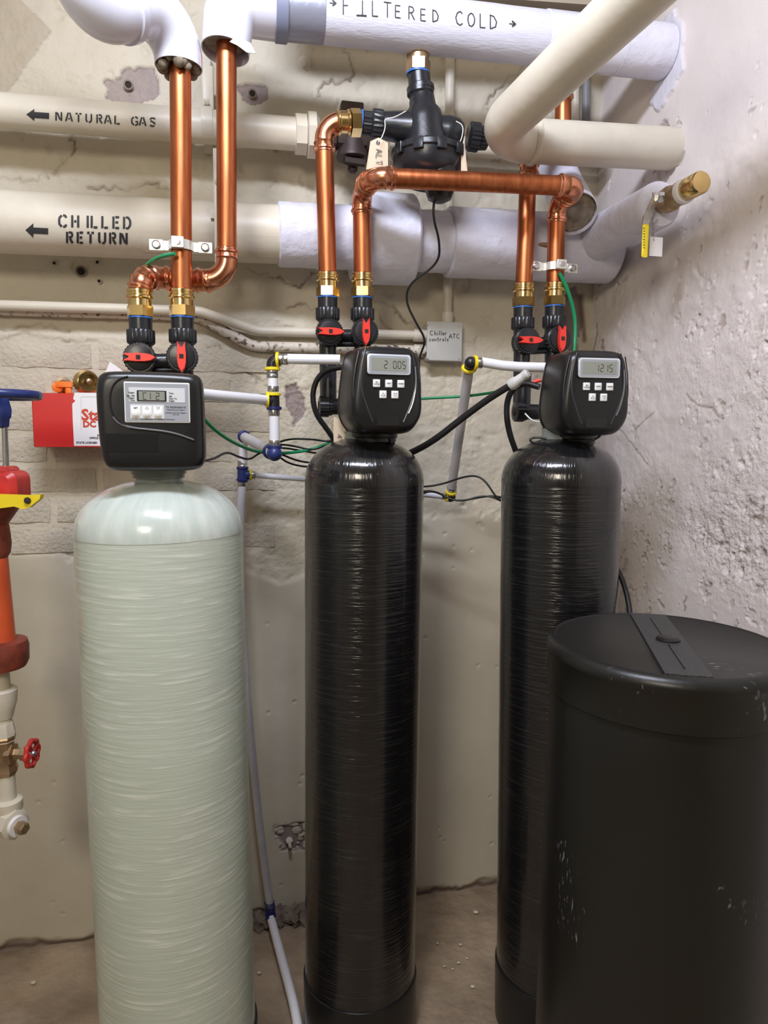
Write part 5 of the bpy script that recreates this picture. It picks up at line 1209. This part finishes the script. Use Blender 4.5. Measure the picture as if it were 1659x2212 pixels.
# brass wheel
t = thing('brass_sprinkler_cap', 'round gold coloured cup with flange lying on the red box', 'sprinkler part', onbox(190, .07))
c_ = onbox(190, .075) + AZ * .030; dv = (WN * .9 + WD * .35).normalized()
b = MB(); b.cyl(c_ - dv * .02, c_ + dv, [(0, .026), (.002, .030), (.004, .030), (.006, .020), (.03, .020), (.032, .0235), (.034, .0235), (.034, .019), (.012, .018), (.012, .006)], 40); b.obj('cup', brass, t)
b = MB(); b.cyl(c_ - dv * .01, c_ + dv, [(0, .007), (.034, .007), (.036, .004)], 16); b.obj('stem', oldbrass, t)
b = MB(); b.cyl(c_ - dv * .024 - WD * .006, c_ + dv, [(0, .024), (.002, .027), (.004, .027), (.005, .02)], 40, .16); b.obj('deflector', oldbrass, t)
t = thing('fire_sprinkler', 'orange painted sprinkler head lying on the red box', 'sprinkler part', onbox(132, .07))
c_ = onbox(134, .075) + AZ * .020
b = MB(); b.cyl(c_ - dv * .012 + WD * .004, c_ + dv, [(0, .019), (.002, .021), (.005, .021), (.006, .015), (.014, .014)], 32); b.obj('ring', oldbrass, t)
b = MB(); b.cyl(c_ - WD * .012 - AZ * .004 + dv * .012, c_ + dv * .5, [(0, .012), (.003, .014), (.005, .010)], 26, .18); b.obj('deflector', orange, t)
b = MB(); b.box(c_ + dv * .016 + WD * .002 + AZ * .002, .040, .008, .014, (WD, dv, AZ), .002); b.box(c_ + dv * .013 + WD * .012 - AZ * .012, .014, .010, .016, (WD, dv, AZ), .002); b.obj('frame', orange, t)
t = thing('folded_card', 'folded white card leaning behind the pale tank head', 'card', onbox(245, .06))
b = MB(); q = [W(228, 805, .08), W(237, 781, .08), W(272, 806, .08), W(262, 812, .08)]; n = 4; b.add([*q, *[p - WN * .0015 for p in q]], [(0, 1, 2, 3), (7, 6, 5, 4), (0, 1, 5, 4), (1, 2, 6, 5), (2, 3, 7, 6), (3, 0, 4, 7)])
q = [onbox(228, .07), W(228, 800, .07), W(252, 790, .075), onbox(272, .05)]; b.add([*q, *[p - WN * .0015 for p in q]], [(0, 1, 2, 3), (7, 6, 5, 4), (0, 1, 5, 4), (1, 2, 6, 5), (2, 3, 7, 6), (3, 0, 4, 7)]); b.obj('card', wpaper, t)

# ================================================================== LEFT RISER
LX = -8; LY = 1.34
def lp(px, py, Y=LY): return P(px, py, Y)
t = thing('sprinkler_riser', 'red fire riser with flange and cream lower fittings at the left edge', 'pipe', Pz(-8, 2400, 0) if False else V((lp(LX, 1300).x, LY, 0.0)))
base = V((lp(LX, 1300).x, LY, 0)); zz = lambda py: lp(LX, py).z
def vst(*pr): return [(zz(py), rr(r_, lp(LX, py))) for py, r_ in pr]
b = MB(); b.tube([base, base + AZ * 2], vst((1400, 36), (1390, 34), (1360, 33), (1215, 28), (1195, 27), (1190, 24)), 40); b.obj('red_tube', orangep, t)
b = MB(); b.tube([base, base + AZ * 2], vst((1442, 30), (1440, 52), (1428, 58), (1398, 59), (1385, 56), (1382, 34)), 48); b.obj('flange', rust, t)
b = MB(); b.tube([base, base + AZ * 2], vst((1210, 24), (1195, 33), (1175, 36), (1155, 35), (1135, 33), (1128, 26)), 40); b.obj('threaded_collar', rust, t)
b = MB(); b.tube([base, base + AZ * 2], vst((1135, 30), (1115, 44), (1095, 58), (1080, 62)), 40); b.obj('taper', rust, t)
b = MB(); c_ = lp(6, 1052); b.box(c_, rr(92, c_), .07, rr(70, c_), (V((1, 0, 0)), V((0, 1, 0)), AZ), .010); b.obj('valve_block', redv, t)
b = MB(); c_ = lp(-6, 1020); b.box(c_, rr(70, c_), .06, rr(26, c_), None, .006); b.cyl(lp(-5, 1066) - V((0, .045, 0)), lp(-5, 1066) - V((0, .06, 0)), [(0, .024), (.006, .024), (.009, .018)], 28); b.obj('bonnet', redv, t)
b = MB(); c_ = lp(0, 1082, LY - .055); xs_ = [(-50, -12), (-10, -14), (55, -12), (88, -14), (86, -5), (62, 14), (48, 18), (30, 12), (0, 16), (-50, 22)]
q = [c_ + V((rr(x, c_), 0, -rr(y, c_))) for x, y in xs_]; n = len(q); b.add(q + [p + V((0, .014, 0)) for p in q], [tuple(range(n)), tuple(range(n, 2 * n))[::-1]] + [(i, (i + 1) % n, n + (i + 1) % n, n + i) for i in range(n)]); lv = b.obj('lever', yellow, t, sharp=30)
b = MB(); k_ = lp(60, 1081, LY - .056); b.cyl(k_, k_ - V((0, 1, 0)), [(0, .006), (.003, .006), (.004, .004)], 14); b.obj('lever_pin', hole, lv)
b = MB(); b.cyl(lp(13, 1012), lp(10, 915), [(0, .0055), (.1, .0055)], 14); b.obj('stem', steel, t)
b = MB(); b.tube([lp(4, 925), lp(4, 860)], [(0, .008), (.004, .014), (.018, .015), (.022, .018), (.036, .019), (.060, .012)], 6); b.obj('gland_nut', bluep, t)
# blue handwheel
t2 = thing('handwheel', 'dark blue round handwheel at the left edge', 'handwheel', lp(0, 855))
hc = lp(-2, 853); RW = .068; b = MB(); b.pipe([hc + V((math.cos(a) * RW, math.sin(a) * RW, .0)) for a in [2 * PI * i / 40 for i in range(41)]], .0085, 14); b.obj('rim', bluep, t2)
for i in range(4): a = i * PI / 2 + .3; b = MB(); b.pipe([hc - AZ * .004, hc + V((math.cos(a) * RW, math.sin(a) * RW, 0))], .006, 10); b.obj('spoke', bluep, t2)
b = MB(); b.cyl(hc - AZ * .015, hc + AZ, [(0, .016), (.024, .014)], 20); b.obj('hub', bluep, t2)
# cream lower fittings
b = MB(); b.tube([base, base + AZ * 2], vst((1790, 20), (1700, 18), (1600, 17), (1500, 19), (1440, 18)), 28); b.obj('cream_tube', cream, t)
b = MB(); b.tube([base, base + AZ * 2], vst((1550, 20), (1535, 24), (1515, 30), (1490, 32), (1485, 26)), 28); b.tube([base, base + AZ * 2], vst((1600, 22), (1580, 24), (1560, 20)), 8); b.obj('reducer', cream, t)
c_ = lp(-8, 1628); b = MB(); b.tube([base, base + AZ * 2], vst((1672, 20), (1662, 26), (1648, 22), (1602, 20), (1592, 25), (1582, 20)), 8); b.cyl(c_, c_ + V((1, -.0, 0)), [(0, .016), (.022, .018), (.024, .022), (.036, .022), (.038, .012), (.050, .011), (.052, .014), (.066, .014), (.067, .006)], 6); b.obj('gate_valve', oldbrass, t)
t3 = thing('small_handwheel', 'small red spoked handwheel on the brass valve at left', 'handwheel', lp(70, 1627))
hc = lp(69, 1627); b = MB(); n = 40; vs = [(lambda a, rad: hc + V((.0, math.cos(a) * rad, math.sin(a) * rad)))(2 * PI * i / n, .0245 + .0022 * math.cos(8 * 2 * PI * i / n)) for i in range(n + 1)]; b.pipe(vs, .0050, 10); b.obj('rim', redv, t3)
for i in range(4): a = i * PI / 2 + .4; b = MB(); b.pipe([hc, hc + V((0, math.cos(a) * .024, math.sin(a) * .024))], .004, 8); b.obj('spoke', redv, t3)
b = MB(); b.cyl(hc - V((.008, 0, 0)), hc + V((.02, 0, 0)), [(0, .007), (.012, .007)], 12); b.cyl(hc, hc + V((1, 0, 0)), [(.004, .004), (.009, .004)], 6); b.obj('hub', steel, t3)
c_ = lp(5, 1770); b = MB(); b.ball(c_, .030, 20, 14); b.tube([base, base + AZ * 2], vst((1760, 24), (1745, 30), (1728, 30), (1724, 24)), 28); dv = V((.9, -.43, -.05)).normalized(); b.cyl(c_, c_ + dv, [(0, .024), (.020, .026), (.022, .031), (.040, .031), (.042, .026)], 8); b.obj('elbow', cream, t)
b = MB(); b.cyl(c_ + dv * .041, c_ + dv, [(0, .0205), (.009, .0205)], 24); b.obj('thread_tape', wpaper, t); b = MB(); b.cyl(c_ + dv * .049, c_ + dv, [(0, .0125), (.018, .0125), (.020, .010)], 6); b.obj('plug', oldbrass, t)

# ================================================================== WALL FIXINGS
t = thing('wall_bolt', 'painted bolt with round washer high on the back wall', 'bolt', W(657, 138, .0))
b = MB(); b.cyl(W(657, 138, .0), W(657, 138, .3), [(0, .017), (.005, .017), (.006, .015)], 32); b.obj('washer', cream, t); b = MB(); b.cyl(W(657, 138, .004), W(657, 138, .3), [(0, .008), (.007, .008)], 6); b.cyl(W(657, 138, .01), W(657, 138, .3), [(0, .004), (.012, .004)], 10); b.obj('nut', cream, t)
t = thing('wall_anchor', 'rusty anchor bolt in a broken hole low on the wall', 'bolt', W(625, 1815, .0))
b = MB(); b.cyl(W(625, 1815, .0), W(625, 1815, .3), [(0, .010), (.012, .010)], 6); b.obj('nut', cream, t); b = MB(); b.cyl(W(625, 1815, .005), W(627, 1830, .045), [(0, .0045), (.035, .0045)], 10); b.obj('stud', cream, t)
b = MB(); rs = random.Random(8)
for i in range(30): an = rs.uniform(0, 2 * PI); k2 = rs.uniform(.7, 1.25); q = W(625 + 30 * k2 * math.cos(an), 1808 + 30 * k2 * math.sin(an), .001); b.ball(q, rs.uniform(.004, .011), 5, 4, (rs.uniform(.8, 1.6), .5, rs.uniform(.6, 1.2)))
b.obj('broken_plaster', mat('plaster_lump', (.55, .47, .38), .8, bump=.6, bscale=120), t, sharp=15)
for px, py, r_, lab in ((277, 183, .009, 'dark round hole in the left bare patch high on the wall'), (545, 202, .0085, 'dark round hole in the bare patch right of the copper pipes'), (175, 586, .011, 'crusty round hole below the chilled return pipe'), (214, 607, .005, 'tiny drilled hole beside the crusty round hole')):
    t = thing('drill_hole', lab, 'hole', W(px, py, 0)); b = MB(); b.cyl(W(px, py, .0), W(px, py, .3), [(0, r_ * 1.25), (.0065, r_ * 1.25), (.0066, r_ * .85), (.001, r_ * .75)], 20); b.obj('rim', rubble if r_ > .006 else wallm, t)
    b = MB(); b.cyl(W(px, py, .0), W(px, py, .3), [(0, r_ * .8), (.004, r_ * .8)], 16); b.obj('bore', hole, t)
for px, py, lab in ((117, 568, 'left wall plug with small bore below the stencilled arrow pipe'), (210, 566, 'right wall plug with small bore below the stencilled arrow pipe')):
    t = thing('wall_plug', lab, 'wall plug', W(px, py, 0)); b = MB(); b.cyl(W(px, py, .0), W(px, py, .3), [(0, .006), (.009, .006), (.009, .0035), (.004, .003)], 14); b.obj('sleeve', steel, t); b = MB(); b.cyl(W(px, py, .0), W(px, py, .3), [(0, .003), (.006, .003)], 10); b.obj('bore', hole, t)
